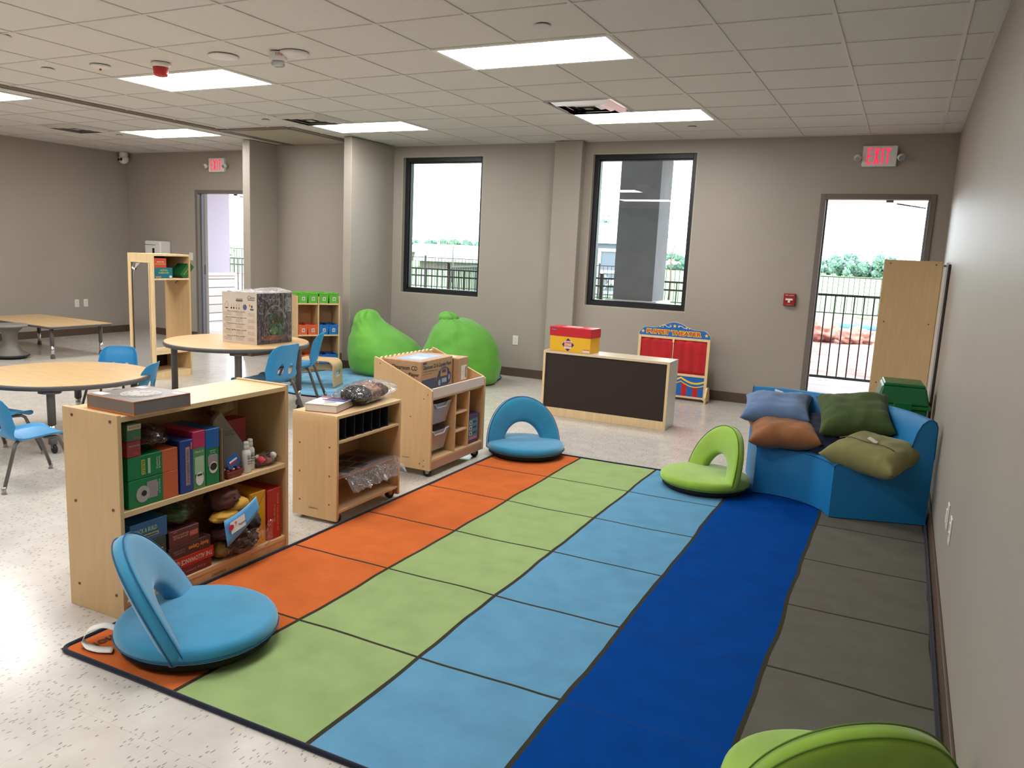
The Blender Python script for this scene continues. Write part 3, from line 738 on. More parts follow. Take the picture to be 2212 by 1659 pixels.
MB().box((0, 0, .01), (.012, .9, 1.53), mat('board_white', (205, 205, 206), .25)).build('panel', t)
MB().box((.012, -.004, .0), (.031, .9, 1.55), mat('board_dark_edge', (60, 48, 44), .5), .004).build('frame', t)
GRN = mat('tote_green', (8, 96, 46), .35)
t = thing('storage_tote', 'dark green plastic tote with domed lid behind the couch', 'storage bin', (.06, 6.72, 0), angv(4))
def frus(mb, a, b, z0, z1, m_, bev=.01):
    (ax, ay), (bx, by) = a, b
    vs = [(-ax, -ay, z0), (ax, -ay, z0), (ax, ay, z0), (-ax, ay, z0), (-bx, -by, z1), (bx, -by, z1), (bx, by, z1), (-bx, by, z1)]
    v = [mb.bm.verts.new(p) for p in vs]; i = mb.mi(m_)
    fs = [mb.bm.faces.new([v[k] for k in q]) for q in ((0,3,2,1),(4,5,6,7),(0,1,5,4),(1,2,6,5),(2,3,7,6),(3,0,4,7))]
    for f in fs: f.material_index = i
    if bev:
        r = bmesh.ops.bevel(mb.bm, geom=list({e for f in fs for e in f.edges}), offset=bev, segments=2, affect='EDGES', profile=.5)
        for f in r['faces']: f.material_index = i
mb = MB(); frus(mb, (.135, .17), (.165, .20), 0, .50, GRN, .015); mb.build('tub', t)
mb = MB(); frus(mb, (.188, .225), (.186, .223), .50, .525, GRN, .006); frus(mb, (.175, .21), (.145, .18), .525, .655, GRN, .014); frus(mb, (.14, .175), (.132, .168), .655, .675, GRN, .006); mb.build('lid', t)
MB().box((-.06, -.235, .49), (.06, -.222, .545), GRN, .005).build('latch', t); MB().box((.186, -.03, .5), (.2, .03, .535), GRN, .005).build('handle', t)

# ================================================================ brown-backed cabinet, STEM box, puppet theatre
DBR = mat('dark_brown_fabric_panel', (44, 30, 24), .8, bump=(300, .1))
t = thing('storage_cabinet', 'low light wood cabinet with dark brown back panel', 'cabinet', (-2.955, 6.93, 0))
Wc, Dc, Hc = 1.2, .30, .612
MB().box((0, 0, 0), (.022, Dc, Hc), PALE, .002).build('side_panel', t)
MB().box((Wc-.022, 0, 0), (Wc, Dc, Hc), mat('white_laminate_side', (206, 200, 192), .25), .002).build('side_panel', t)
MB().box((Wc-.022, -.0015, 0), (Wc, .0, Hc), PALE).build('edge_strip', t)
MB().box((.022, 0, Hc-.022), (Wc-.022, Dc, Hc), mat('pale_top', (214, 196, 168), .22), .001).build('top', t)
MB().box((.022, .012, .078), (Wc-.022, .02, Hc-.022), DBR).build('back_panel', t)
MB().box((.022, .001, .0), (Wc-.022, .016, .078), PALE, .002).build('kick_rail', t)
MB().box((.022, .02, .07), (Wc-.022, Dc, .088), PALE).box((.022, .02, .32), (Wc-.022, Dc, .338), PALE).build('shelf', t)
RED = mat('box_red', (196, 28, 42), .35); YEL = mat('box_yellow', (230, 178, 34), .4)
t = thing('game_box', 'yellow STEM box with red lid on the brown-backed cabinet', 'box', (-2.70, 7.06, .6125), angv(-3))
MB().box((-.205, -.105, 0), (.205, .105, .145), YEL, .002).build('box_body', t)
MB().box((-.211, -.111, .142), (.211, .111, .225), RED, .002).build('lid', t)
VIO = mat('ink_violet', (46, 28, 92), .5); ORG = mat('ink_orange', (226, 108, 48), .5)
mb = MB(); y = -.1052
for a in (0, 45):
    r_ = .058 if a else .048; c_ = (-.02, y - (.0004 if a else .0012), .066)
    R = (math.cos(angv(a)), 0, math.sin(angv(a))); U = (-math.sin(angv(a)), 0, math.cos(angv(a)))
    mb.panel(VIO if a else PAPER, r_*1.5, r_*1.5, c_, R, U, .0005)
mb.panel(ORG, .066, .034, (-.02, y - .0026, .066)).panel(RED, .06, .01, (-.02, y - .0026, .09))
mb.text('REAL-WORLD', PAPER, w=.052, c=(-.02, y - .0036, .09)).text('STEM', PAPER, w=.058, h=.02, c=(-.02, y - .0036, .066), bold=.03).text('CHALLENGE KITS', VIO, w=.056, c=(-.02, y - .0026, .042))
mb.panel(PAPER, .07, .024, (.165, y - .0004, .022)).panel(RED, .07, .006, (.165, y - .0010, .032))
mb.build('printed_label', t)
MB().panel(mat('logo_blue', (30, 60, 140), .5), .05, .012, (-.165, -.1115, .2)).text('Lakeshore', PAPER, w=.042, c=(-.165, -.1122, .2)).build('printed_logo', t)
MB().panel(PAPER, .16, .12, (-.02, 0, .2252), (1, 0, 0), (0, 1, 0)).panel(RED, .15, .05, (-.02, -.02, .2258), (1, 0, 0), (0, 1, 0)).build('printed_label', t)
# puppet theatre
t = thing('puppet_theater', 'tabletop PUPPET THEATER with red curtains behind the brown-backed cabinet', 'puppet theater', (-2.16, 8.62, 0), angv(0))
hw = .39
MB().box((-hw, -.012, .02), (-hw+.03, .012, .677), PALE, .002).build('post', t); MB().box((hw-.03, -.012, .02), (hw, .012, .677), PALE, .002).build('post', t)
MB().box((-hw+.03, -.01, .652), (hw-.03, .01, .677), PALE, .002).build('rail', t); MB().box((-hw+.03, -.01, .265), (hw-.03, .01, .29), PALE, .002).build('rail', t); MB().box((-hw+.03, -.01, .03), (hw-.03, .01, .05), PALE, .002).build('rail', t)
hd = []
for k in range(41):
    u = -1 + 2*k/40; a = abs(u)
    z = .767 + .072*(.5+.5*math.cos(PI*min(1, a/.60)))
    if a > .80: z -= .065*((a-.80)/.20)**2.2
    hd.append((u*hw, z))
poly = [(-hw, .677)] + hd + [(hw, .677)]
XZ = Matrix(((1,0,0,0),(0,0,-1,0),(0,1,0,0),(0,0,0,1)))
TBLUE = mat('theatre_blue', (26, 100, 178), .4)
ho = MB().prism(poly, -.006, .006, PALE, XZ).prism([(p[0]*.985, .677 + (p[1]-.677)*.955 + .002) for p in poly], .006, .0085, TBLUE, XZ).build('header_board', t)
TYEL = mat('theatre_yellow', (236, 196, 40), .5); TRED = mat('theatre_red', (186, 26, 30), .5); CREAM = mat('theatre_cream', (236, 222, 176), .5)
mb = MB(); y = -.0095
kk = 0
for dx in (-.005, .005, 0):
    for dz in (-.005, .005, 0):
        if dx or dz: kk += 1; mb.text('PUPPET THEATER', TYEL, w=.59, h=.048, c=(-.005+dx, y, .722+dz), bold=.03, ext=.0002 + .00025*kk)
mb.text('PUPPET THEATER', TRED, w=.585, h=.044, c=(-.005, y, .722), bold=.02, ext=.0032)
def star(mb, cx, cz, r_, m_, yy):
    pts = []
    for k in range(10):
        a = PI/2 + PI*k/5; q = r_ if k % 2 == 0 else r_*.45; pts.append((cx + q*math.cos(a), yy, cz + q*math.sin(a)))
    for k in range(10): mb.face([(cx, yy, cz), pts[k], pts[(k+1) % 10]], m_)
for cx, cz in ((-.345, .718), (.345, .718), (0, .795)): star(mb, cx, cz, .022, TYEL, y - .0006)
for sg in (-1, 1):
    S = [(sg*(.04 + .10*k/14), y - .002, (.788 + .011*math.sin(PI*2*k/14 + (0 if sg > 0 else PI)))) for k in range(15)]
    mb.tube(S, .0035, CREAM, 6)
    for cx, cz, s2 in ((.048, .793, 1), (.132, .783, -1)):
        mb.tube([(sg*cx + .010*math.cos(a)*sg, y - .002, cz + .010*math.sin(a)) for a in [2*PI*k/10 for k in range(9)]], .003, CREAM, 6)
    mb.disc(CREAM, .006, .006, (sg*.158, y, .778))
mb.build('lettering', ho)
CURT = mat('curtain_red', (178, 22, 30), .8, var=(9, .08))
for x0, x1 in ((-hw+.03, -.004), (.004, hw-.03)):
    rows = []
    for i in range(25):
        u = x0 + (x1-x0)*i/24
        rows.append([(u, .004*math.sin(i*.9 + .6*j/6) + .003*noise.noise(Vector((u*20, j, 2))), .29 + (.655-.29)*j/8) for j in range(9)])
    o = MB(); o.grid(rows, CURT); o = o.build('curtain', t); sd = o.modifiers.new('thickness', 'SOLIDIFY'); sd.thickness = .002
MB().tube([(0, -.014, .65), (.002, -.014, .5), (0, -.014, .32)], .003, CREAM, 6).box((-.009, -.02, .62), (.009, -.008, .652), CREAM, .002).build('curtain_cord', t)
mb = MB(); mb.box((-hw+.03, -.004, .05), (hw-.03, .004, .265), TBLUE)
y = -.0052; wseg = .06; k = 0
def drop(x_): return .052*abs(math.sin(PI*((x_ - .11) / .30)))
xx = -hw + .03
while xx < hw - .03 - 1e-6:
    x1 = min(xx + wseg, hw - .03); m_ = TRED if k % 2 == 0 else TBLUE
    mb.panel(m_, x1-xx-.003, .16, ((xx+x1)/2, y + .0012, .132)); xx += wseg; k += 1
def band(za, zb, m_, yy, flat=None):
    for q in range(72):
        xs = [-hw + .03 + (2*hw - .06)*(q + e_)/72 for e_ in (0, 1)]
        lo = [zb - drop(x_) for x_ in xs]; hi = [flat if flat else za - drop(x_) for x_ in xs]
        mb.face([(xs[0], yy, lo[0]), (xs[1], yy, lo[1]), (xs[1], yy, hi[1]), (xs[0], yy, hi[0])], m_)
band(0, .212, TBLUE, y - .0006, .2645); band(.258, .238, TYEL, y - .0010); band(.214, .203, TYEL, y - .0010)
mb.build('apron_board', t)
for sx in (-1, 1):
    fp = [(-.095, 0), (-.10, .07), (-.04, .165), (.04, .165), (.10, .07), (.095, 0), (.05, 0), (.035, .018), (-.035, .018), (-.05, 0)]
    MB().prism(fp, sx*(hw+.001), sx*(hw+.018), PALE, Matrix(((0,0,1,0),(1,0,0,0),(0,1,0,0),(0,0,0,1)))).build('foot', t)

# ================================================================ mobile cart with front rail
t = thing('book_cart', 'light wood rolling display cart with white front rail and cubbies', 'cart', (-3.12, 4.43, 0))
D_, L_ = .46, .76
side = [(0, .05), (0, .772), (.03, .765), (D_-.02, .60), (D_, .585), (D_, .05)]
XZs = Matrix(((1,0,0,0),(0,0,1,0),(0,1,0,0),(0,0,0,1)))
cm = t
for y0 in (0, L_-.018): MB().prism(side, y0, y0+.018, MAPLE, XZs).build('side_panel', cm)
MB().box((D_-.016, .018, .535), (D_-.002, L_-.018, .60), mat('white_rail', (212, 200, 190), .35), .002).build('front_rail', cm)
cr = [(0.018, .50), (0.018, .745)]
n_ = 12
for k in range(n_*5+1):
    u = k/(n_*5); cr.append((.06 + (L_-.12)*u, .752 + .014*abs(math.sin(PI*n_*u))))
cr += [(L_-.018, .76), (L_-.018, .50)]
YZ = Matrix(((0,0,1,0),(1,0,0,0),(0,1,0,0),(0,0,0,1)))
MB().prism(cr, .0, .014, PALE, YZ).build('crest_board', cm)
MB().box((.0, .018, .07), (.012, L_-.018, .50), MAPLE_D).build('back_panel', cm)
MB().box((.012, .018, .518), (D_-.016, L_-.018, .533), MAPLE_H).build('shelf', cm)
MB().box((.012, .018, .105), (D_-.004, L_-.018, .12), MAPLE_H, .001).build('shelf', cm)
MB().box((D_-.02, .018, .05), (D_-.004, L_-.018, .105), mat('rose_beige_rail', (180, 146, 122), .45), .001).build('kick_rail', cm)
for y0 in (.325, .515): MB().box((.012, y0, .12), (D_-.004, y0+.014, .518), MAPLE, .001).build('divider', cm)
for z in (.375, .245): MB().box((.012, .339, z), (D_-.012, .515, z+.012), MAPLE_H, .001).build('shelf', cm)
for p in ((D_-.0, .2, .56), (D_, .2, .5)): pass
mb = MB()
for px, pz in ((.40, .53), (.43, .56), (.30, .40), (.38, .09), (.41, .075), (.41, .115), (.05, .73)): mb.lathe([(.004, 0), (.004, .002), (.001, .002)], SCREW, 8, TR(px, 0, pz) @ Matrix.Rotation(PI/2, 4, 'X'))
mb.build('screw', cm)
MB().text('Lakeshore', mat('stamp_brown', (60, 40, 26), .6), w=.055, c=(.27, -.0004, .12), shear=.2).build('lettering', cm)
def caster(parent, x_, y_, z_top=.05, r_=.026, a=0.3):
    c_ = MB(); c_.lathe([(r_, -.011), (r_, .011)], RUBBER, 22, TR(x_, y_, r_) @ RZ(a) @ Matrix.Rotation(PI/2, 4, 'X'))
    o = c_.build('caster', parent)
    MB().box((-.015, -.016, .028), (.015, .016, z_top), NICKEL, .003, TR(x_, y_, 0) @ RZ(a)).box((-.010, -.016, .02), (.010, -.013, .045), NICKEL, 0, TR(x_, y_, 0) @ RZ(a)).box((-.010, .013, .02), (.010, .016, .045), NICKEL, 0, TR(x_, y_, 0) @ RZ(a)).build('fork', o)
for px, py in ((.42, .04), (.42, .70), (.05, .04), (.05, .70)): caster(cm, px, py, .052, .028)
# clear trays in the cart
CLT = glassy('clear_tray', (236, 234, 244), .06, .1, .32, (245, 242, 252))
def tray(label, loc, first=[None]):
    if first[0]: return dup(first[0], loc, 0, label)
    t = thing('storage_tray', label, 'storage bin', loc, 0, 'clear trays in the rolling cart')
    a, b, h = .39, .27, .145; mb = MB()
    P = [(0, .02), (a-.03, .02), (a-.03, b-.02), (0, b-.02)]; Q = [(0, .01), (a, .0), (a, b-.0), (0, b-.01)]
    for k in range(4):
        mb.face([(*P[k], 0), (*P[(k+1) % 4], 0), (*Q[(k+1) % 4], h), (*Q[k], h)], CLT)
    mb.face([(*p, 0) for p in P][::-1], CLT)
    o = mb.build('tub', t); sd = o.modifiers.new('thickness', 'SOLIDIFY'); sd.thickness = .0025
    RIM = glassy('clear_rim', (240, 240, 246), .15, .15, .6, (226, 226, 234))
    MB().tube([(0, -.004, h), (a, -.006, h), (a+.004, .05, h), (a+.004, .075, h-.028), (a+.004, b-.075, h-.028), (a+.004, b-.05, h), (a, b+.006, h), (0, b+.004, h)], .006, RIM, 6).build('rim', t)
    first[0] = t; return t
tray('clear plastic tray in the upper left cubby of the rolling cart', (-3.08, 4.467, .338)); tray('clear plastic tray in the lower left cubby of the rolling cart', (-3.09, 4.467, .15))
# cartons in the cart
BI = mat('print_blue_grey', (62, 76, 104), .7); BI2 = mat('print_light_blue', (140, 164, 196), .6)
t = thing('cardboard_box', 'large cardboard carton printed Classroom CD & Cassette Player', 'cardboard box', (-2.93, 4.48, .534), angv(2))
a, b, h = .30, .44, .228
MB().box((-a/2, 0, 0), (a/2, b, h), CARD, .003).build('carton', t)
mb = MB(); X = a/2 + .0004
mb.text('Classroom CD & Cassette Player', mat('print_dark', (40, 44, 56), .7), w=.40, h=.034, c=(X, b/2, .18), right=(0, 1, 0), up=(0, 0, 1), bold=.02)
mb.panel(BI, .05, .014, (X, .045, .212), (0, 1, 0)).panel(BI, .20, .10, (X, .11, .052), (0, 1, 0)).panel(BI, .42, .03, (X, b/2, .016), (0, 1, 0))
mb.text('Sturdy design withstands classroom use', INK, w=.2, c=(X, .12, .155), right=(0, 1, 0)).text('perfect for a listening center', INK, w=.13, c=(X, .085, .138), right=(0, 1, 0))
X2 = X + .0008
mb.disc(CARD, .105, .075, (X2, .31, .085), (0, 1, 0)).disc(BI, .098, .068, (X2+.0006, .31, .085), (0, 1, 0)).panel(CARD, .10, .05, (X2+.0016, .31, .125), (0, 1, 0)).disc(BI, .034, .045, (X2+.0024, .245, .06), (0, 1, 0)).disc(BI, .028, .04, (X2+.0024, .385, .085), (0, 1, 0)).panel(BI2, .07, .03, (X2+.0024, .315, .07), (0, 1, 0)).disc(BI2, .016, .022, (X2+.0032, .245, .06), (0, 1, 0)).disc(BI2, .013, .02, (X2+.0032, .385, .085), (0, 1, 0)).panel(BI, .05, .02, (X2+.0032, .31, .135), (0, 1, 0)).tube([(X2+.003, .235+.15*q/12, .135+.03*math.sin(PI*q/12)) for q in range(13)], .003, BI, 5)
Y = -.0005
mb.text('Classroom CD', INK, w=.2, h=.03, c=(.02, Y, .18), bold=.02).text('& Cassette Player', INK, w=.24, h=.03, c=(.015, Y, .135), bold=.02)
mb.panel(BI2, .18, .34, (.01, b/2, h+.0002), (1, 0, 0), (0, 1, 0)).panel(PAPER, .1, .1, (.03, b/2-.05, h+.0009), (1, 0, 0), (0, 1, 0))
mb.build('printing', t)
t = thing('cardboard_box', 'smaller plain cardboard carton with white shipping label in the cart', 'cardboard box', (-2.92, 4.945, .534), angv(3))
MB().box((-.16, 0, 0), (.16, .155, .208), CARD, .003).build('carton', t)
MB().panel(PAPER, .085, .105, (.1604, .085, .10), (0, 1, 0)).panel(PAPER, .09, .05, (.05, .08, .2082), (1, 0, 0), (0, 1, 0)).panel(INK, .01, .08, (.161, .115, .10), (0, 1, 0)).text('VU P 10', INK, w=.05, c=(.161, .09, .1), right=(0, 0, 1), up=(0, -1, 0)).text('LOT 483', INK, w=.03, c=(.161, .06, .1), right=(0, 0, 1), up=(0, -1, 0)).build('shipping_label', t)
PUR = mat('box_purple', (72, 44, 88), .4); TEAL = mat('box_teal', (92, 128, 134), .5); PINK = mat('box_pink', (196, 120, 124), .5)
t = thing('game_box', 'purple and teal game box standing in the right cubby of the cart', 'box', (-2.80, 4.972, .1205))
MB().box((-.14, 0, 0), (.12, .17, .215), PUR, .002).build('box_body', t)
mb = MB(); X = .1204; mb.panel(TEAL, .13, .15, (X, .085, .105), (0, 1, 0)).panel(PINK, .12, .02, (X+.0008, .085, .038), (0, 1, 0))
for z in (.155, .115, .075): mb.panel(PAPER, .035, .026, (X+.0008, .045, z), (0, 1, 0)).panel(INK, .015, .018, (X+.0016, .045, z), (0, 1, 0)).panel(BI, .05, .018, (X+.0008, .105, z), (0, 1, 0))
mb.build('printing', t)

# ================================================================ shelf unit in the middle (with file slots)
t = thing('shelf_unit', 'small light wood shelf on casters with dark file dividers', 'shelf', (-2.892, 3.35, 0), angv(1))
D_, L_, H_ = .30, .63, .605
for y0 in (0, L_-.018): MB().box((0, y0, .02), (D_, y0+.018, H_-.018), MAPLE, .0015).build('side_panel', t)
MB().box((0, 0, H_-.018), (D_, L_, H_), MAPLE_H, .0015).build('top', t)
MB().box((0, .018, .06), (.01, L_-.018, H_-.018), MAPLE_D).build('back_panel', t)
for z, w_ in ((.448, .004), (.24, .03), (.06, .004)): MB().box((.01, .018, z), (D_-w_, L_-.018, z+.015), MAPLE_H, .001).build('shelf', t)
DNAVY = mat('file_navy', (14, 18, 36), .6)
for k in range(6): MB().box((.012, .018 + .083*k + .070, .464), (D_-.012, .018 + .083*k + .074, .586), DNAVY).build('file_divider', t)
MB().box((.012, .02, .464), (.016, .53, .586), DNAVY).box((.012, .02, .4635), (D_-.02, .53, .4655), DNAVY).build('file_liner', t)
mb = MB()
for px in (.05, .25):
    for pz in (.11, .27, .43): mb.lathe([(.0045, 0), (.0045, .002), (.001, .002)], SCREW, 8, TR(px, 0, pz) @ Matrix.Rotation(PI/2, 4, 'X'))
mb.build('screw', t)
MB().text('Lakeshore', MATS['stamp_brown'], w=.065, c=(.145, -.0004, .075), shear=.2).build('lettering', t)
for px, py in ((.26, .05), (.26, .58), (.04, .05), (.04, .58)): caster(t, px, py, .06, .026, 1.2)
# contents: poster pack
t = thing('poster_pack', 'clear plastic pack of dark cards drooping off the middle shelf', 'poster pack', (-2.87, 3.40, .2575), angv(1))
mb = MB(); mb.box((.01, .0, 0), (.26, .52, .008), mat('card_sheet', (176, 168, 168), .6), .001); mb.build('card_stack', t)
mb = MB()
for k in range(8):
    mb.panel(mat('card_dark', (40, 40, 56), .5), .07, .1, (.05 + .085*(k % 3), .07 + .13*(k//3) + .02*(k % 3), .0082), (1, .2, 0), (-.2, 1, 0))
mb.build('printing', t)
rows = []
for i in range(25):
    v = .0 + .54*i/24; row = []
    for j in range(17):
        u = j/16; x_ = .0 + .36*u; dr = max(0, u - .72)
        z = .012 - 1.1*dr*dr + .003*noise.noise(Vector((x_*40, v*60, 1))) + (dr*.10)*noise.noise(Vector((v*30, u*20, 4)))
        row.append((x_ - dr*.02, v, z))
    rows.append(row)
mb = MB(); mb.grid(rows, glassy('crinkle_film', (246, 244, 246), .02, .08, .05, (225, 222, 222), bump=(55, 1.0))); mb.build('plastic_sleeve', t)
# thick book
BW = mat('book_pages', (206, 196, 184), .8, var=(300, .06), stretch=(1, 1, 12)); MAG = mat('cover_magenta', (132, 30, 72), .4); BLU2 = mat('cover_blue', (56, 60, 140), .4)
t = thing('book', 'thick paperback with white, blue and magenta cover on the middle shelf', 'book', (-2.755, 3.50, .6055), angv(14))
MB().box((-.09, -.115, .003), (.088, .115, .041), BW).build('pages', t)
mb = MB(); mb.box((-.093, -.118, 0), (.093, .118, .003), MAG, .001).box((-.093, -.118, .041), (.093, .118, .044), PAPER, .001).box((-.093, -.118, .003), (-.09, .118, .041), PAPER)
z = .0442; mb.panel(BLU2, .12, .08, (.03, .03, z), (1, 0, 0), (0, 1, 0)).panel(MAG, .186, .05, (0, .093, z), (1, 0, 0), (0, 1, 0))
mb.disc(mat('leaf_green', (110, 140, 110), .5), .035, .018, (.02, -.04, z), (1, .3, 0), (-.3, 1, 0)).disc(mat('berry', (170, 50, 60), .5), .018, .014, (-.04, .02, z), (1, 0, 0), (0, 1, 0)).disc(VIO, .02, .012, (-.02, .045, z), (1, 0, 0), (0, 1, 0))
mb.text('Spanish', mat('print_ochre', (200, 120, 60), .5), w=.09, h=.022, c=(.05, -.09, z+.0006), right=(1, 0, 0), up=(0, 1, 0), bold=.03)
mb.text('dictionary', PAPER, w=.09, c=(.03, .035, z+.0006), right=(1, 0, 0), up=(0, 1, 0)).text('children', PAPER, w=.08, c=(.0, .095, z+.0006), right=(1, 0, 0), up=(0, 1, 0))
mb.build('cover', t)
# bag of yarn
t = thing('yarn_bag', 'clear bag of black, tan and burgundy yarn on the middle shelf', 'bag of yarn', (-2.73, 3.78, .6055), angv(8))
def blob(name, parent, c, r_, m_, seed=0, amp=.08, flat=1.0, n=22, sc_=5):
    rows = []
    for i in range(n+1):
        th = PI*i/n; row = []
        for j in range(2*n):
            ph = 2*PI*j/(2*n); d = Vector((math.sin(th)*math.cos(ph), math.sin(th)*math.sin(ph), math.cos(th)))
            k = 1 + amp*noise.noise(d*sc_*.5 + Vector((seed, 0, 0))) + amp*.5*noise.noise(d*sc_*1.6 + Vector((0, seed, 0)))
            z = d.z*r_[2]*k
            if z < 0: z *= flat
            row.append((c[0] + d.x*r_[0]*k, c[1] + d.y*r_[1]*k, c[2] + z))
        rows.append(row + [row[0]])
    mb = MB(); mb.grid(rows, m_); bmesh.ops.remove_doubles(mb.bm, verts=mb.bm.verts[:], dist=1e-6); return mb.build(name, parent)
def yarnm(name, rgb): return mat(name, rgb, .8, var=(30, .35), bump=(70, 1.0), stretch=(1, .3, 1))
blob('yarn_skein', t, (0, -.09, .056), (.085, .10, .052), yarnm('yarn_black', (34, 28, 26)), 1)
blob('yarn_skein', t, (.005, .03, .056), (.085, .075, .052), yarnm('yarn_tan', (168, 122, 96)), 2)
blob('yarn_skein', t, (-.005, .095, .054), (.08, .06, .050), yarnm('yarn_burgundy', (112, 44, 48)), 3)
blob('yarn_skein', t, (0, .15, .05), (.075, .07, .042), yarnm('yarn_multi', (128, 96, 62)), 4)
FILM = glassy('bag_film', (253, 253, 253), .0, .05, .0, bump=(60, 1.0), gain=.8)
rows = []
for i in range(49):
    s_ = -1 + 2*i/48; row = []
    env = max(0.0, 1 - abs(s_)**2.6)
    for j in range(33):
        ph = 2*PI*j/32
        rx = .02 + .078*env**.5 + .05*(1-env)*1; rz = .002 + .062*env**.6
        wv = 1 + .10*noise.noise(Vector((s_*9, math.cos(ph)*3, math.sin(ph)*3)))
        row.append((rx*math.cos(ph)*wv, .03 + s_*.26, max(.001, .058 + rz*math.sin(ph)*wv) if abs(s_) < .97 else .05 + rz*math.sin(ph)))
    rows.append(row)
mb = MB(); mb.grid(rows, FILM); mb.build('plastic_bag', t)

# ================================================================ near shelf unit
SX, SY = -2.905, 2.01
D_, L_, H_ = .320, .955, .828
shA = thing('shelf_unit', 'large near light wood bookcase packed with games and craft bags', 'shelf', (SX, SY, .0), angv(0))
t = shA
MB().box((0, 0, 0), (D_, .018, H_), MAPLE, .0015).build('side_panel', t); MB().box((0, L_-.018, 0), (D_, L_, H_), MAPLE, .0015).build('side_panel', t)
MB().box((0, .018, H_-.03), (D_-.004, L_-.018, H_-.008), MAPLE_H, .001).build('top', t)
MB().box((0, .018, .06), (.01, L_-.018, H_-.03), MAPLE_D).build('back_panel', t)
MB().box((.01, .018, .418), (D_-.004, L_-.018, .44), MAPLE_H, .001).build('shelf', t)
MB().box((.01, .018, .052), (D_-.004, L_-.018, .072), MAPLE_H, .001).build('shelf', t)
MB().box((D_-.02, .018, .012), (D_-.006, L_-.018, .052), MAPLE, .001).build('kick_rail', t)
for px in (.06, .28):
    for pz in (.10, .45, .80): MB().lathe([(.006, 0), (.0058, .003), (.003, .002), (.001, .001)], SCREW, 12, TR(px, 0, pz) @ Matrix.Rotation(PI/2, 4, 'X')).build('screw', t)
MB().text('Lakeshore', MATS['stamp_brown'], w=.085, c=(D_-.0055, .50, .031), right=(0, 1, 0), shear=.2).build('lettering', t)
# clock box on top
GBOX = mat('box_grey', (112, 104, 102), .35, spec=.5, var=(12, .04)); OREDGE = mat('box_orange_edge', (208, 118, 48), .5); PGREY = mat('print_pale_grey', (168, 162, 156), .5)
t = thing('clock_box', 'flat grey clock carton with orange edges on the near bookcase', 'box', (-2.69, 2.20, H_-.0078+.0), angv(-1))
h = .056; a = .135
MB().box((-a, -a, 0), (a, a, h), GBOX, .0015).build('carton', t)
mb = MB()
for z in (.0012, h-.001):
    for s_ in (-1, 1): mb.box((s_*a-.001, -a-.0008, z-.0012), (s_*a+.001, a+.0008, z+.0012), OREDGE).box((-a-.0008, s_*a-.001, z-.0012), (a+.0008, s_*a+.001, z+.0012), OREDGE)
for sx in (-1, 1):
    for sy in (-1, 1): mb.box((sx*a-.0012, sy*a-.0012, 0), (sx*a+.0012, sy*a+.0012, h), OREDGE)
mb.box((-a, -a-.001, .0), (a, -a, .007), OREDGE)
mb.build('edge_trim', t)
mb = MB(); z = h + .0004
mb.disc(PGREY, .078, .078, (.01, .0, z), (1, 0, 0), (0, 1, 0), n=48).disc(GBOX, .068, .068, (.01, 0, z+.0006), (1, 0, 0), (0, 1, 0), n=48).disc(PGREY, .0655, .0655, (.01, 0, z+.0012), (1, 0, 0), (0, 1, 0), n=48)
for k in range(12):
    an = 2*PI*k/12; mb.panel(GBOX, .004, .012, (.01+.055*math.cos(an), .055*math.sin(an), z+.002), (-math.sin(an), math.cos(an), 0), (-math.cos(an), -math.sin(an), 0))
mb.panel(GBOX, .003, .045, (.02, .015, z+.002), (.7, -.7, 0), (.7, .7, 0)).panel(GBOX, .003, .035, (-.002, .01, z+.0022), (.6, .8, 0), (-.8, .6, 0))
mb.panel(PAPER, .04, .06, (-.105, -.095, z), (0, 1, 0), (-1, 0, 0)).panel(PAPER, .03, .05, (-.1, .09, z), (0, 1, 0), (-1, 0, 0)).panel(PAPER, .03, .05, (.11, .10, z), (0, 1, 0), (-1, 0, 0))
mb.build('printing', t)

# games on the middle board (z = .4402)
ZM = .4404; XF = -2.60
GG = mat('box_green', (16, 116, 62), .35); OT = mat('flap_orange', (196, 92, 48), .4); NVB = mat('box_royal', (28, 58, 132), .35); CRM = mat('flap_crimson', (178, 40, 84), .35)
SKY = mat('flap_blue', (24, 88, 158), .35); LGR = mat('print_lightgreen', (160, 190, 150), .5); BRN = mat('book_brown', (92, 66, 44), .6); LILAC = mat('print_lilac', (150, 134, 140), .5)
def gamebox(label, y0, y1, z0, z1, m_, depth=.22, xf=XF, cat='box', nm='game_box', rz=0, grp=None):
    t = thing(nm, label, cat, (xf, (y0+y1)/2, z0), angv(rz), grp)
    MB().box((-depth, -(y1-y0)/2, 0), (0, (y1-y0)/2, z1-z0), m_, .002).build('box_body', t)
    return t, y1-y0, z1-z0
R_, U_ = (0, 1, 0), (0, 0, 1)
t, W_, h = gamebox('lower green game box with orange flap lying on the middle board', 2.062, 2.303, ZM, .553, GG)
MB().box((-.22, W_/2-.078, -.0), (.0012, W_/2+.001, h+.001), OT, .002).build('flap', t)
MB().disc(PGREY, .032, .034, (.0006, -.055, .05), R_, U_).panel(LILAC, .05, .07, (.0006, -.01, .06), R_, U_).text('Activities for the\nClassroom', PAPER, w=.06, c=(.0008, .022, .065), right=(0, 0, -1), up=(0, 1, 0)).disc(INK, .012, .012, (.0016, -.05, .052), R_, U_).build('printing', t)
t, W_, h = gamebox('upper green game box with orange flap stacked on its twin', 2.062, 2.303, .5545, .647, GG)
MB().box((-.22, W_/2-.078, -.0), (.0012, W_/2+.001, h+.001), OT, .002).build('flap', t)
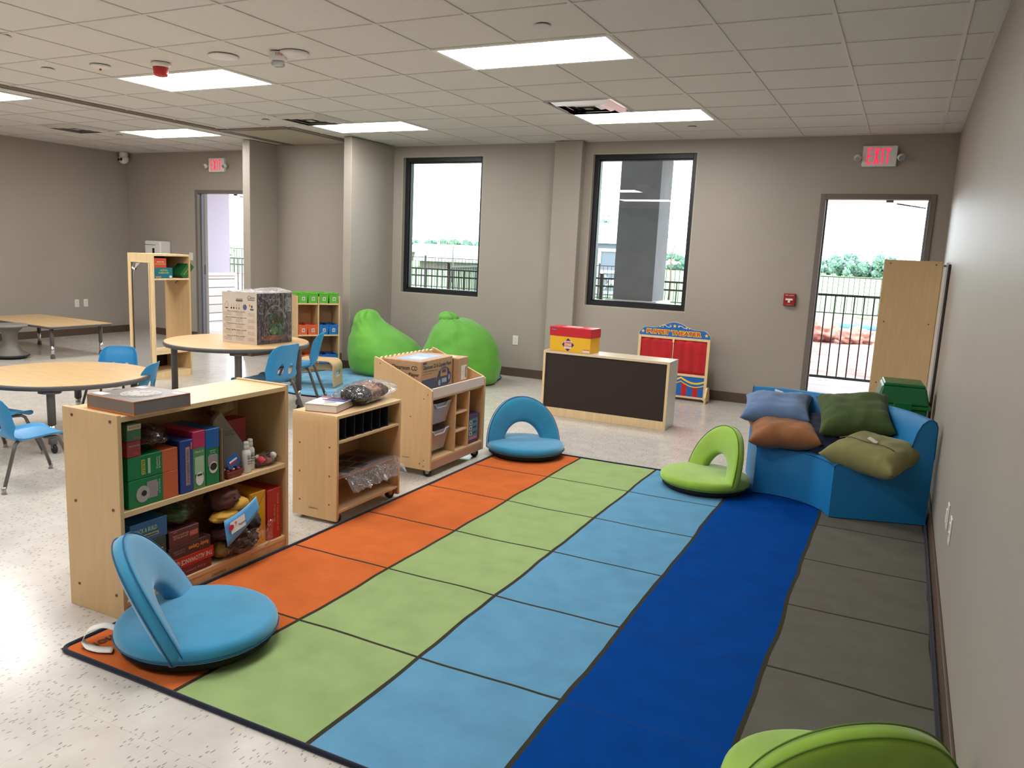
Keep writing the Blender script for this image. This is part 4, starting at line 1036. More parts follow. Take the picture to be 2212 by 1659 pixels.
MB().panel(mat('print_yellowgreen', (176, 176, 70), .5), .018, .06, (.0006, -.05, .045), R_, U_).text('BUILD', INK, w=.05, c=(.0014, -.05, .045), right=(0, 0, -1), up=(0, 1, 0)).panel(LGR, .012, .062, (.0006, -.022, .045), R_, U_).text('Counting &\nComparing', PAPER, w=.05, c=(.0008, .022, .05), right=(0, 0, -1), up=(0, 1, 0)).build('printing', t)
t, W_, h = gamebox('small red flash-card box on the green game boxes', 2.062, 2.125, .6485, .712, mat('box_dullred', (150, 52, 52), .4), .15)
MB().text('FRACTIONS', LGR, w=.05, c=(.0006, 0, .045), right=R_).panel(OT, .02, .004, (.0006, .01, .012), R_, U_).build('printing', t)
t, W_, h = gamebox('small green and cream flash-card box topmost of the left stack', 2.064, 2.128, .7125, .782, mat('box_mossgreen', (72, 110, 80), .4), .15)
MB().panel(mat('print_cream', (206, 190, 150), .5), .062, .02, (.0006, 0, .055), R_, U_).text('ANALOGIES', mat('print_red', (150, 30, 40), .5), w=.05, c=(.0014, 0, .055), right=R_).panel(OT, .02, .004, (.0006, .01, .012), R_, U_).build('printing', t)
DARKRED = mat('candy_brown', (92, 44, 36), .6, var=(40, .3))
t = thing('craft_bag', 'clear bag of dark brown craft material on top of the game boxes', 'bag', (-2.70, 2.20, .652), angv(6))
blob('filling', t, (0, 0, .045), (.085, .07, .036), DARKRED, 6, .2)
blob('plastic_bag', t, (.0, .01, .048), (.10, .095, .044), FILM, 8, .25)
t, W_, h = gamebox('tall royal blue game box with long orange label', 2.313, 2.38, ZM, .668, NVB, .23, -2.595)
MB().panel(mat('print_salmon', (214, 128, 96), .5), .022, .165, (.0006, .004, .115), R_, U_).panel(LILAC, .017, .158, (.0014, .004, .115), R_, U_).text('STEM & LITERACY KIT', INK, w=.145, c=(.0022, .004, .115), right=(0, 0, -1), up=(0, 1, 0)).panel(OT, .008, .03, (.0006, .025, .2), R_, U_).build('printing', t)
t, W_, h = gamebox('green game box with crimson top flap', 2.384, 2.452, ZM, .693, mat('box_sage', (84, 138, 92), .4), .23)
MB().box((-.231, -W_/2-.001, h-.072), (.0012, W_/2+.001, h+.0012), CRM, .002).build('flap', t)
MB().panel(LGR, .05, .075, (.0006, 0, .105), R_, U_).text('Match It', PAPER, w=.045, c=(.0008, 0, .165), right=R_).disc(PAPER, .022, .03, (.0014, .0, .045), R_, U_).panel(INK, .026, .008, (.0024, 0, .062), R_, U_).build('printing', t)
t, W_, h = gamebox('green game box with bright blue top flap', 2.456, 2.532, ZM, .69, GG, .23)
MB().box((-.231, -W_/2-.001, h-.085), (.0012, W_/2+.001, h+.0012), SKY, .002).build('flap', t)
MB().text('Activities\nfor the\nClassroom', PAPER, w=.04, c=(.0008, .0, .145), right=R_).panel(LILAC, .055, .045, (.0006, .0, .11), R_, U_).disc(PAPER, .024, .026, (.0014, .002, .078), R_, U_).disc(INK, .02, .017, (.0024, .002, .082), R_, U_).build('printing', t)
t, W_, h = gamebox('thin brown hardback between blue-flap box and paper bag', 2.537, 2.562, ZM, .68, BRN, .21, XF, 'book', 'book')
MB().box((-.21, -.002, 0), (.0008, .002, h), mat('page_yellow', (150, 130, 80), .6)).build('pages', t)
GP = mat('grey_paper', (150, 142, 134), .75, var=(8, .06), bump=(14, .5))
t = thing('paper_bag', 'grey paper envelope leaning in the near bookcase', 'paper bag', (-2.71, 2.60, ZM), angv(0))
p = [(-.03, 0), (.15, .0), (.155, .12), (.035, .29), (.0, .26), (-.03, .10)]
MB().prism(p, -.012, .012, GP, Matrix(((.25,0,1,0),(.97,0,0,0),(0,1,0,0),(0,0,0,1))), .004).build('envelope', t)
MB().text('Handle with care\nkeep dry\nclassroom supply', INK, w=.06, c=(.034, .065, .19), right=(.25, .97, 0), up=(0, -.1, 1)).build('lettering', t)
t, W_, h = gamebox('plain red box standing behind the glue bottles', 2.70, 2.82, ZM, .675, mat('box_deepred', (150, 26, 24), .4), .08, -2.72)
t = thing('wooden_toy', 'pale wooden toy head lying high at the back of the near bookcase', 'toy', (-2.80, 2.74, .6755), angv(10))
blob('body', t, (0, 0, .052), (.05, .085, .05), mat('toy_beige', (150, 124, 86), .6), 4, .25)
MB().lathe([(.012, 0), (.014, .02), (.004, .03)], MATS['toy_beige'], 14, TR(.03, .05, .07)).build('knob', t)
def glue(label, loc):
    t = thing('glue_bottle', label, 'glue bottle', loc, 0, 'white glue bottles in the near bookcase')
    MB().lathe([(.019, 0), (.021, .004), (.021, .088), (.019, .1), (.013, .107), (.012, .11)], WHITE, 24).build('bottle', t)
    MB().lathe([(.013, .11), (.0135, .128), (.011, .131), (.012, .132), (.012, .143), (.009, .146), (.0, .146)], PAPER, 20).build('cap', t)
    mb = MB()
    for zz, tx, h_ in ((.075, 'GLUE', .02), (.05, 'White\nSchool', .018)):
        mb.text(tx, INK, h=h_, w=.03, c=(.0215, 0, zz), right=R_, bold=.02)
    mb.build('lettering', t); return t
g = glue('white GLUE bottle in front, left of the pair', (-2.625, 2.722, ZM)); dup(g, (-2.65, 2.773, ZM), 0, 'white GLUE bottle half behind its twin, right of the pair')
t = thing('craft_pouch', 'red tray pouch with glass gems and blue card header', 'craft supplies', (-2.635, 2.63, ZM), angv(4))
frus_ = MB(); frus(frus_, (.03, .045), (.038, .055), 0, .03, mat('tray_darkred', (110, 26, 26), .4), .004); frus_.build('tray', t)
GEMS = [mat('gem_%d' % k, c, .15) for k, c in enumerate([(150, 60, 120), (200, 190, 210), (120, 70, 60), (80, 60, 130)])]
for k in range(9):
    MB().lathe([(.001, 0), (.009, .003), (.009, .009), (.001, .012)], GEMS[k % 4], 10, TR(-.022 + .02*(k % 3) + random.uniform(-.004, .004), -.035 + .033*(k//3), .028 + .003*(k % 2))).build('gem', t)
MB().panel(SKY, .075, .05, (.02, -.005, .075), (0, 1, .3), (-.2, -.3, 1), .001).panel(PAPER, .05, .008, (.022, -.005, .078), (0, 1, .3), (-.2, -.3, 1), .0012).panel(RED, .05, .006, (.0222, -.005, .066), (0, 1, .3), (-.2, -.3, 1), .0012).build('header_card', t)
t = thing('pompom_pouch', 'clear pouch of pink and red pompoms at the right end of the middle board', 'craft supplies', (-2.645, 2.86, ZM), angv(0))
PC = [mat('pom_%d' % k, c, .9, sheen=.5) for k, c in enumerate([(214, 54, 60), (236, 140, 150), (230, 224, 220), (226, 110, 80), (92, 50, 90)])]
for k in range(16):
    r_ = .011 + .006*((k*7) % 3)/2; cx, cy, cz = random.uniform(-.028, .028), random.uniform(-.055, .055), r_ + .004 + random.uniform(0, .03)
    blob('pompom', t, (cx, cy, cz), (r_, r_, r_), PC[k % 5], k, .15, 1, 7, 9)
blob('plastic_bag', t, (0, 0, .032), (.045, .078, .03), FILM, 3, .2)

# games on the bottom board (z = .0724)
ZB = .0724
t, W_, h = gamebox('dark green game box under the STACK & BUILD box', 2.062, 2.235, ZB, .288, mat('box_darkgreen', (40, 62, 50), .45), .22)
MB().text("BLOCKS", PAPER, w=.10, c=(.0008, .02, .16), right=R_, bold=.02).build('lettering', t)
t, W_, h = gamebox('blue STACK & BUILD box on the left of the bottom board', 2.062, 2.242, .2885, .372, mat('box_steelblue', (30, 92, 138), .4), .22)
MB().text('STACK & BUILD', LGR, w=.115, h=.018, c=(.0008, -.02, .05), right=R_, bold=.03).panel(MATS['print_yellowgreen'], .12, .014, (.0006, -.015, .024), R_, U_).panel(mat('box_steelblue2', (30, 82, 118), .4), .11, .006, (.0014, -.015, .024), R_, U_).build('printing', t)
t, W_, h = gamebox('lowest dark red game box under THE ALLOWANCE GAME', 2.245, 2.478, ZB, .112, mat('box_wine', (104, 26, 26), .4), .24)
MB().text('A Lazy Summer Creek', LILAC, w=.16, c=(.0008, 0, .02), right=(0, -1, 0), up=(0, 0, -1)).build('lettering', t)
t, W_, h = gamebox('bright red THE ALLOWANCE GAME box lying upside down', 2.245, 2.492, .1125, .163, mat('box_brightred', (176, 34, 32), .35), .25)
MB().text('THE ALLOWANCE GAME', mat('print_offwhite', (214, 196, 180), .5), w=.235, h=.022, c=(.0008, -.005, .025), right=(0, -1, 0), up=(0, 0, -1), bold=.02).build('lettering', t)
t, W_, h = gamebox('dark Rocky Canyon game box lying upside down on the red one', 2.245, 2.475, .1635, .218, mat('box_darkbrown', (62, 34, 36), .4), .24)
MB().text('Rocky Canyon', mat('print_amber', (206, 128, 60), .5), w=.11, h=.024, c=(.0008, .045, .03), right=(0, -1, 0), up=(0, 0, -1), bold=.04).text('A CONTEXT\nCLUES GAME', LILAC, w=.06, c=(.0008, -.06, .027), right=(0, -1, 0), up=(0, 0, -1)).build('lettering', t)
t, W_, h = gamebox('maroon SNAP-TOGETHER LETTER BLOCKS box', 2.25, 2.41, .2185, .29, mat('box_maroon', (88, 40, 48), .4), .2)
MB().text('SNAP-TOGETHER\nLETTER BLOCKS', mat('print_tan', (196, 150, 110), .5), w=.085, c=(.0008, -.02, .042), right=R_, bold=.02).panel(mat('print_coral', (190, 90, 80), .5), .045, .022, (.0006, .05, .038), R_, U_).panel(MATS['print_coral'], .02, .004, (.0006, -.05, .064), R_, U_).text('A B C D', LILAC, w=.036, c=(.0014, .05, .038), right=R_).build('printing', t)
t = thing('craft_bag', 'clear bag with a folded green puppet above the maroon box', 'bag', (-2.69, 2.335, .2905), angv(0))
blob('green_puppet', t, (0, -.01, .046), (.075, .085, .036), mat('felt_green', (62, 108, 46), .85, var=(30, .15)), 5, .3)
blob('plastic_bag', t, (0, .0, .048), (.09, .11, .042), FILM, 2, .25)
DUMP = mat('puppet_black', (34, 32, 36), .7, var=(20, .2), bump=(30, .5)); DUCKY = mat('puppet_yellow', (206, 158, 58), .75); DUCKB = mat('puppet_brown', (88, 46, 40), .8)
t = thing('bagged_puppet', 'bagged dark puppets hanging out of the bottom board of the near bookcase', 'bagged puppet', (-2.625, 2.66, ZB), angv(0))
blob('doll_body', t, (.0, .0, .052), (.075, .11, .05), DUMP, 7, .25); blob('doll_head', t, (.01, .07, .125), (.05, .055, .045), DUMP, 9, .15); blob('doll_arm', t, (-.01, -.10, .04), (.05, .05, .035), mat('puppet_tan', (140, 104, 48), .8), 3, .2)
blob('doll_sleeve', t, (.0, -.05, .12), (.07, .09, .035), mat('puppet_maroon', (70, 34, 40), .8), 12, .2)
rows = []
for i in range(21):
    row = []
    for j in range(13):
        u, v = i/20, j/12; x_ = .055 + .035*math.sin(PI*u)*.9 + .02*noise.noise(Vector((u*8, v*8, 2))); row.append((x_, -.12 + .29*u + .02*v, .01 + .145*v*(1-.25*math.sin(PI*u*.8)) + .01*noise.noise(Vector((u*6, v*5, 9)))))
    rows.append(row)
mb = MB(); mb.grid(rows, FILM); mb.build('plastic_bag', t)
t = thing('bagged_puppet', 'bagged brown duck puppet with yellow bill and blue header card', 'bagged puppet', (-2.63, 2.595, .245), angv(0))
blob('head', t, (-.02, .0, .10), (.075, .08, .055), DUCKB, 11, .15)
bo = blob('bill', t, (.02, .055, .06), (.04, .062, .035), DUCKY, 2, .08); blob('lower_bill', t, (.015, -.02, .028), (.05, .085, .024), DUCKY, 5, .15)
MB().text('35', INK, w=.02, h=.014, c=(.0605, .055, .045), right=R_).build('lettering', bo)
MB().lathe([(.007, 0), (.005, .004), (.001, .005)], INK, 12, TR(.055, .0, .115) @ Matrix.Rotation(PI/2, 4, 'Y')).build('eye', t)
rows = []
for i in range(19):
    u = i/18; bend = .05*(u**3)
    rows.append([(.075 + .02*v - .0*u, -.085 + .20*u - .0*v, .03 - .115*v*(1-.5*u) + .035*u + bend*.6) for v in (0, .25, .5, .75, 1)])
CARDB = mat('card_skyblue', (92, 160, 214), .4)
mb = MB(); mb.grid(rows, CARDB); o = mb.build('header_card', t); sd = o.modifiers.new('thickness', 'SOLIDIFY'); sd.thickness = .0012
mb = MB(); Rr, Uu = (0, .93, .22), (-.18, 0, 1)
mb.panel(PAPER, .09, .052, (.089, -.015, .001), Rr, Uu).disc(RED, .016, .012, (.0905, -.058, -.004), Rr, Uu).text('Puppets', VIO, w=.045, c=(.0905, .01, .0), right=Rr, up=Uu, bold=.02).disc(INK, .006, .006, (.0905, -.02, -.012), Rr, Uu).disc(mat('print_pink', (220, 120, 120), .5), .007, .007, (.0905, -.03, .012), Rr, Uu)
mb.build('printing', o)
t, W_, h = gamebox('yellow-orange box with folded corner flaps on the bottom board', 2.722, 2.826, ZB, .334, mat('box_amber', (214, 158, 32), .4), .2, -2.605)
mb = MB(); X = .0004
for s_ in (-1, 1): mb.tube([(X, s_*.05, h-.004), (X, 0, h-.075)], .0009, BRN, 4)
mb.build('fold_line', t)
t, W_, h = gamebox('red Power Tiles Circuit Kit box at the right end of the bottom board', 2.832, 2.93, ZB, .325, mat('box_powerred', (170, 30, 34), .35), .24, -2.60)
MB().text('POWER TILES CIRCUIT KIT', MATS['print_salmon'], w=.19, h=.012, c=(.0008, .022, .13), right=(0, 0, -1), up=(0, 1, 0), bold=.02).text('STARTER SET', MATS['print_salmon'], w=.09, h=.010, c=(.0008, .0, .13), right=(0, 0, -1), up=(0, 1, 0), bold=.02).build('lettering', t)
MB().panel(mat('print_beige', (190, 160, 126), .5), .17, .18, (-.10, -W_/2-.0004, .12), (1, 0, 0), U_).disc(MATS['print_salmon'], .014, .016, (-.06, -W_/2-.0012, .17), (1, 0, 0), U_).disc(MATS['print_amber'], .014, .016, (-.05, -W_/2-.0012, .12), (1, 0, 0), U_).disc(BRN, .012, .01, (-.05, -W_/2-.0012, .06), (1, 0, 0), U_).build('printing', t)

# ================================================================ tables
def round_table(label, loc, r_, h, rz, legs=(45, 135, 225, 315)):
    t = thing('round_table', label, 'table', loc, rz, 'round activity tables')
    MB().lathe([(.001, h-.026), (r_-.004, h-.026), (r_-.003, h+.0), (r_-.012, h+.001), (.001, h+.001)], TABLEM, 72).build('tabletop', t)
    MB().lathe([(r_-.02, h-.036), (r_, h-.034), (r_+.006, h-.016), (r_+.003, h-.002), (r_-.004, h-.0005), (r_-.006, h-.006), (r_-.02, h-.036)], CHAR, 72, cap=False).build('edge_band', t)
    for la in legs:
        a = angv(la); x_, y_ = (r_-.085)*math.cos(a), (r_-.085)*math.sin(a)
        lg = MB().lathe([(.027, .20), (.027, h-.05), (.03, h-.04)], DGREY, 18, TR(x_, y_, 0)).build('leg', t)
        MB().lathe([(.024, .062), (.028, .065), (.028, .10), (.024, .105)], DGREY, 18, TR(x_, y_, 0)).build('collar', lg)
        MB().lathe([(.021, .10), (.021, .21)], CHROME, 16, TR(x_, y_, 0)).build('leg_insert', lg)
        MB().prism([(-.13, -.07), (.04, -.07), (.07, -.03), (.07, .03), (.04, .07), (-.13, .07)], h-.058, h-.036, DGREY, TR(x_, y_, 0) @ RZ(a), .006).build('mounting_plate', lg)
        w_ = MB().lathe([(.026, -.012), (.031, -.008), (.031, .008), (.026, .012)], RUBBER, 22, TR(x_+.012, y_, .031) @ RZ(a+.6) @ Matrix.Rotation(PI/2, 4, 'X')).build('caster', lg)
        MB().box((-.014, -.016, .035), (.014, .016, .066), DGREY, .004, TR(x_+.006, y_, 0) @ RZ(a+.6)).build('fork', w_)
    return t
round_table('low round wood-top table at the left, behind the near bookcase', (-5.47, 3.82, 0), .60, .48, 0, (75, 135, 225, 315))
round_table('taller round wood-top table carrying the terrarium carton', (-5.13, 5.23, 0), .605, .64, 0)
t = thing('rectangular_table', 'low rectangular wood-top table by the far left wall', 'table', (-9.74, 6.56, 0), angv(-3))
a, b, h = .80, .42, .40
MB().prism(rect_loop(2*a, 2*b, .05, 5, 9), h-.024, h, TABLEM, TR(-a, -b, 0), .002).build('tabletop', t)
lp = [(x_-a, y_-b, h-.014) for x_, y_ in rect_loop(2*a, 2*b, .05, 5, 9)]
MB().tube(lp, .013, CHAR, 8, closed=True).build('edge_band', t)
for sx in (-1, 1):
    for sy in (-1, 1):
        x_, y_ = sx*(a-.13), sy*(b-.10)
        lg = MB().lathe([(.024, .16), (.024, h-.02)], DGREY, 16, TR(x_, y_, 0)).build('leg', t)
        MB().lathe([(.026, 0), (.026, .035), (.023, .04)], DGREY, 16, TR(x_, y_, 0)).build('foot', lg)
        MB().lathe([(.02, .035), (.02, .17)], CHROME, 16, TR(x_, y_, 0)).build('leg_insert', lg)
t = thing('wobble_stool', 'grey plastic wobble stool cut by the left edge of the photo', 'stool', (-9.47, 5.93, 0))
STG = mat('stool_grey', (108, 104, 98), .5)
MB().lathe([(.001, .0), (.14, .002), (.18, .012), (.205, .03), (.205, .038)], RUBBER, 40).build('base_ring', t)
MB().lathe([(.2, .038), (.195, .055), (.12, .10), (.088, .16), (.08, .24), (.09, .31), (.14, .365), (.175, .378)], STG, 40).build('column', t)
MB().lathe([(.16, .372), (.195, .38), (.20, .395), (.19, .408), (.1, .402), (.001, .40)], mat('stool_seat', (128, 124, 118), .5), 40).build('seat', t)

# ================================================================ school chairs
def cat_interp(pts, n):
    out = []; m_ = len(pts)
    for i in range(n+1):
        s_ = i/n*(m_-1); k = min(int(s_), m_-2); f = s_-k
        p0, p1, p2, p3 = pts[max(k-1, 0)], pts[k], pts[k+1], pts[min(k+2, m_-1)]
        out.append(tuple(.5*((2*b)+(-a+c)*f+(2*a-5*b+4*c-d)*f*f+(-a+3*b-3*c+d)*f**3) for a, b, c, d in zip(p0, p1, p2, p3)))
    return out
def school_chair(label, loc, rz):
    t = thing('school_chair', label, 'chair', loc, rz, 'blue plastic school chairs')
    pr = [(.185, -.030, .145), (.18, -.012, .155), (.16, .0, .162), (.11, .004, .168), (.04, .0, .17), (-.04, -.008, .172), (-.10, -.006, .172), (-.145, .014, .172), (-.168, .05, .172), (-.182, .095, .170), (-.192, .14, .164), (-.204, .19, .158), (-.218, .235, .150), (-.224, .262, .142)]
    C2 = cat_interp(pr, 84); NU = 44; hz = .30
    holes = [(-.056, .090, .029, .046), (.056, .090, .029, .046)]
    G = []; UV = []
    for i, (x_, z_, hw_) in enumerate(C2):
        row = []; uv = []
        for j in range(NU+1):
            u = -1 + 2*j/NU
            y_ = u*hw_
            curl = max(0, abs(u)-.72)/.28
            isb = min(1, max(0, (z_-.0)/.08))
            dx = .022*curl**1.5*isb + .030*(u*u)*isb
            dz = .014*curl**1.6*(1-isb) - .010*(1-u*u)*(1-isb)*(1 if x_ < .12 else max(0, (.18-x_)/.06))
            zz = z_ + dz
            if x_ > .12: pass
            top = max(0, (z_-.2)/.062); zz -= .035*top*abs(u)**7
            # relief around the openings
            row.append([x_ + dx, y_, hz + zz]); uv.append((y_, z_))
        G.append(row); UV.append(uv)
    inside = lambda y_, z_: any(((y_-h_[0])/(h_[2]*(1.15-.35*(z_-h_[1])/h_[3])))**2 + ((z_-h_[1])/h_[3])**2 < 1 and z_ > .03 for h_ in holes)
    flag = [[inside(*UV[i][j]) for j in range(NU+1)] for i in range(len(G))]
    def skip(a, b): return flag[a][b] and flag[a+1][b] and flag[a][b+1] and flag[a+1][b+1]
    # pull boundary vertices onto the opening outline
    mb = MB(); mb.grid(G, CHBLUE, True, skip=skip)
    for v in [v for v in mb.bm.verts if not v.link_faces]: mb.bm.verts.remove(v)
    for it in range(6):
        bnd = [v for v in mb.bm.verts if v.is_boundary and v.co.z > hz+.035 and v.co.z < hz+.15 and abs(v.co.y) < .12]
        new = {}
        for v in bnd:
            nb = [e.other_vert(v).co for e in v.link_edges if e.is_boundary]
            if len(nb) == 2: new[v] = (v.co*1 + nb[0] + nb[1])/3
        for v, c in new.items(): v.co = c
    so = mb.build('seat_shell', t, sm='keep'); sd = so.modifiers.new('thickness', 'SOLIDIFY'); sd.thickness = .006; sd.offset = 0
    sb = so.modifiers.new('smooth', 'SUBSURF'); sb.levels = 1; sb.render_levels = 1
    STL = mat('chair_steel', (96, 94, 92), .35, metal=.3)
    for sx in (1, -1):
        for sy in (1, -1):
            top = (.06*sx + (0 if sx > 0 else -.03), .10*sy, hz-.018); knee = (.125*sx + (0 if sx > 0 else -.0), .145*sy, hz-.03)
            foot = (.215*sx, .185*sy, .02)
            k2 = Vector(knee).lerp(Vector(foot), .12)
            lg = MB().tube([top, (knee[0]*.85, knee[1]*.93, hz-.016), knee, k2, foot], .011, STL, 10).build('leg', t)
            MB().lathe([(.010, .0), (.016, .001), (.016, .006), (.009, .012), (.0125, .014), (.0125, .045)], NICKEL, 14, TR(foot[0], foot[1], 0)).build('glide', lg)
    MB().box((-.10, -.115, hz-.024), (-.07, .115, hz-.014), STL, .003).box((.05, -.115, hz-.024), (.08, .115, hz-.014), STL, .003).box((-.09, -.07, hz-.022), (.07, -.05, hz-.014), STL, .002).box((-.09, .05, hz-.022), (.07, .07, hz-.014), STL, .002).build('seat_frame', t)
    return t
ch = school_chair('blue chair cut by the left photo edge, in front of the low round table', (-4.63, 2.965, 0), angv(80))
c2 = dup(ch, (-5.86, 4.52, 0), angv(-60), 'blue chair behind the low round table, only its wide backrest shows')
c3 = dup(ch, (-5.19, 4.14, 0), angv(212), 'blue chair on the right side of the low round table, seen edge on')
c4 = dup(ch, (-4.72, 5.13, 0), angv(184), 'blue chair with two oval back holes in front of the taller round table')
c5 = dup(ch, (-5.12, 5.98, 0), angv(212), 'blue chair seen in profile right of the taller round table')
c6 = dup(ch, (-5.30, 3.17, 0), angv(95), 'blue chair at the left edge pushed under the low round table')
for c_ in (c4, c5): c_.scale = (1.18, 1.18, 1.2)

# ================================================================ terrarium carton on the taller table
t = thing('terrarium_box', 'tall white carton with terrarium photo wrapped in clear film', 'box', (-4.80, 5.115, .6415), angv(0))
# local frame: corner towards camera, left face along A, right face along B
A_ = Vector((-.36, -.03, 0)); B_ = Vector((.03, .40, 0)); h = .43
mb = MB(); BXW = mat('carton_offwhite', (202, 192, 182), .5, var=(7, .03)); PHD = mat('photo_dark', (92, 82, 86), .4, var=(9, .45), stretch=(1, 6, 3))
P = [Vector((0,0,0)), A_, A_+B_, B_]
mb.face([p + Vector((0,0,h)) for p in P][::-1], BXW); mb.face(P, BXW)
for k, m_ in ((0, BXW), (1, BXW), (2, BXW), (3, PHD)):
    p, q = P[k], P[(k+1) % 4]; mb.face([p, q, q+Vector((0,0,h)), p+Vector((0,0,h))], m_)
mb.build('carton', t)
rA = (-A_).normalized(); cA = A_*.5; nA = rA.cross(Vector((0,0,1)))*.0006
def onA(u, z): return A_*(1-u) + Vector((0,0,z)) + nA     # u from the left edge
def onB(u, z): return B_*u + Vector((0,0,z)) + B_.normalized().cross(Vector((0,0,1)))*.0006
mb = MB(); GRY = mat('print_grey', (140, 128, 120), .6)
mb.text('Case', INK, w=.075, c=onA(.84, .395), right=rA, shear=.3).panel(mat('print_slate', (70, 88, 100), .5), .072, .006, onA(.84, .372), rA)
mb.panel(INK, .07, .008, onA(.5, .36), rA).panel(GRY, .066, .014, onA(.5, .372), rA)
mb.disc(mat('print_blue', (60, 96, 138), .5), .02, .024, onA(.66, .31), rA).disc(MATS['print_coral'], .008, .01, onA(.685, .318), rA)
mb.disc(mat('print_slate2', (64, 84, 104), .5), .009, .012, onA(.86, .318), rA).panel(MATS['print_slate2'], .036, .014, onA(.86, .294), rA).disc(MATS['print_amber'], .008, .01, onA(.80, .326), rA)
for u_ in (.27, .34, .42, .49): mb.disc(INK if u_ < .4 else GRY, .007, .009, onA(u_, .297), rA).panel(GRY, .002, .03, onA(u_, .318), rA)
mb.tube([onA(.07 + .12*(k/16), .305 + .045*math.sin(PI*k/16)) for k in range(17)], .0012, GRY, 4).panel(INK, .03, .008, onA(.13, .296), rA)
z = .27
for k in range(24):
    n_ = 3 if k % 5 else 1; random.seed(k)
    if k % 5 == 0: mb.text(['What is included in this kit', 'How to assemble your glass case', 'Planting and care instructions', 'Water lightly once a week', 'Keep out of direct sunlight'][k//5], INK, w=.19 + .03*(k % 2), c=onA(.40, z), right=rA)
    elif k % 5 < 4: mb.panel(GRY, .085, .0022, onA(.16, z), rA).panel(GRY, .075, .0022, onA(.50, z), rA).panel(GRY, .07, .0022, onA(.84, z), rA)
    z -= .0105
mb.build('printing', t)
mb = MB(); rB = B_.normalized()
GRs = [mat('print_leaf%d' % k, c, .5) for k, c in enumerate([(62, 122, 66), (110, 156, 96), (44, 92, 56)])]
mb.disc(mat('print_jar', (150, 148, 152), .5), .115, .14, onB(.5, .19), rB).disc(PHD, .108, .132, onB(.5, .188) + rB.cross(Vector((0,0,1)))*.0006, rB)
nb = rB.cross(Vector((0,0,1)))
random.seed(9)
for k in range(30):
    an = random.uniform(.1, PI-.1); q = random.uniform(.02, .11); mb.disc(GRs[k % 3], random.uniform(.008, .016), random.uniform(.016, .04), onB(.5 + q*math.cos(an)/.4*.9, .13 + q*math.sin(an)) + nb*(.0014 + .0003*k), (rB + Vector((0,0,random.uniform(-.8, .8)))), Vector((0,0,1)) - rB*random.uniform(-.8, .8), n=8)
mb.disc(GRs[1], .05, .035, onB(.45, .115) + nb*.011, rB).disc(GRs[0], .04, .03, onB(.63, .10) + nb*.0115, rB).disc(MATS['print_coral'], .012, .012, onB(.42, .19) + nb*.012, rB, n=8)
mb.disc(mat('print_terracotta', (176, 110, 84), .5), .13, .022, onB(.45, .05) + nb*.0013, rB).disc(mat('print_stone', (120, 108, 96), .5), .05, .02, onB(.72, .055) + nb*.002, rB)
for u_ in (.62, .74, .86): mb.panel(PGREY, .007, .20, onB(u_, .32) + nb*.0008, rB)
mb.panel(PGREY, .07, .12, onB(.89, .33) + nb*.0002, rB)
mb.build('photo_print', t)
rows = []   # loose film over the carton
for i in range(29):
    row = []
    for j in range(25):
        u, v = i/28, j/24; p = A_*1.015*u + B_*1.02*v - A_*.007 - B_*.01
        row.append(p + Vector((0, 0, h + .006 + .030*math.sin(PI*min(1, max(0, u)))*max(0, v-.1)*1.2 + .012*noise.noise(Vector((u*7, v*7, 3))))))
    rows.append(row)
WRAP = glassy('carton_wrap', (250, 248, 248), .08, .10, .22, (225, 220, 220), bump=(18, 1.0))
mb = MB(); mb.grid(rows, WRAP); mb.build('plastic_wrap', t)
WR2 = glassy('photo_wrap', (250, 250, 252), .05, .08, .0, bump=(16, 1.0))
rows = [[onB(-.01 + 1.02*u/20, -.0 + .44*v/24) + nb*(.016 + .004*noise.noise(Vector((u*.4, v*.4, 5)))) for v in range(25)] for u in range(21)]
mb = MB(); mb.grid(rows, WR2); mb.build('plastic_wrap', t)

# ================================================================ mirror cubby
t = thing('coat_cubby', 'tall light wood cubby with mirror panel, coat hooks and boxes', 'cubby', (-7.37, 5.93, 0))
a, b, H2 = .38, .50, 1.33
fr = MB(); y0 = 0
fr.box((0, 0, 0), (.045, .02, H2), PALE, .001).box((a-.05, 0, 0), (a, .02, H2), PALE, .001).box((.045, 0, H2-.09), (a-.05, .02, H2), PALE, .001).box((.045, 0, 0), (a-.05, .02, .10), PALE, .001).build('side_panel', t)
MB().tube([(.052, -.003, .1), (.052, -.003, H2-.10), (.06, -.003, H2-.09), (a-.065, -.003, H2-.09), (a-.057, -.003, H2-.10), (a-.057, -.003, .1)], .006, PALE, 6).build('mirror_moulding', t)
MB().box((.045, .006, .10), (a-.05, .010, H2-.09), mat('mirror', (205, 205, 210), .16, metal=1.0)).build('mirror', t)
MB().panel(PAPER, .05, .022, (.09, -.002, H2-.16), (1, 0, -.45), (.45, 0, 1)).build('sticker', t)
mb = MB(); mb.face([(.06, .003, H2-.30), (.13, .002, H2-.10), (.20, .003, H2-.095), (.10, .002, H2-.17)], mat('film_grey', (190, 186, 182), .4)); mb.build('peeling_film', t)
MB().box((0, b-.02, 0), (a, b, H2), MAPLE, .0015).build('side_panel', t)
MB().box((0, .02, H2-.022), (a, b-.02, H2), PALE, .001).build('top', t)
for z in (1.075, .285, .075): MB().box((0, .02, z-.018), (a-.002, b-.02, z), PALE, .001).build('shelf', t)
MB().box((0, .02, 1.075), (.008, b-.02, H2-.022), DBR).box((0, .02, .075), (.008, b-.02, .267), DBR).build('back_panel', t)
MB().box((a-.02, .02, 0), (a-.004, b-.02, .057), PALE, .001).build('kick_rail', t)
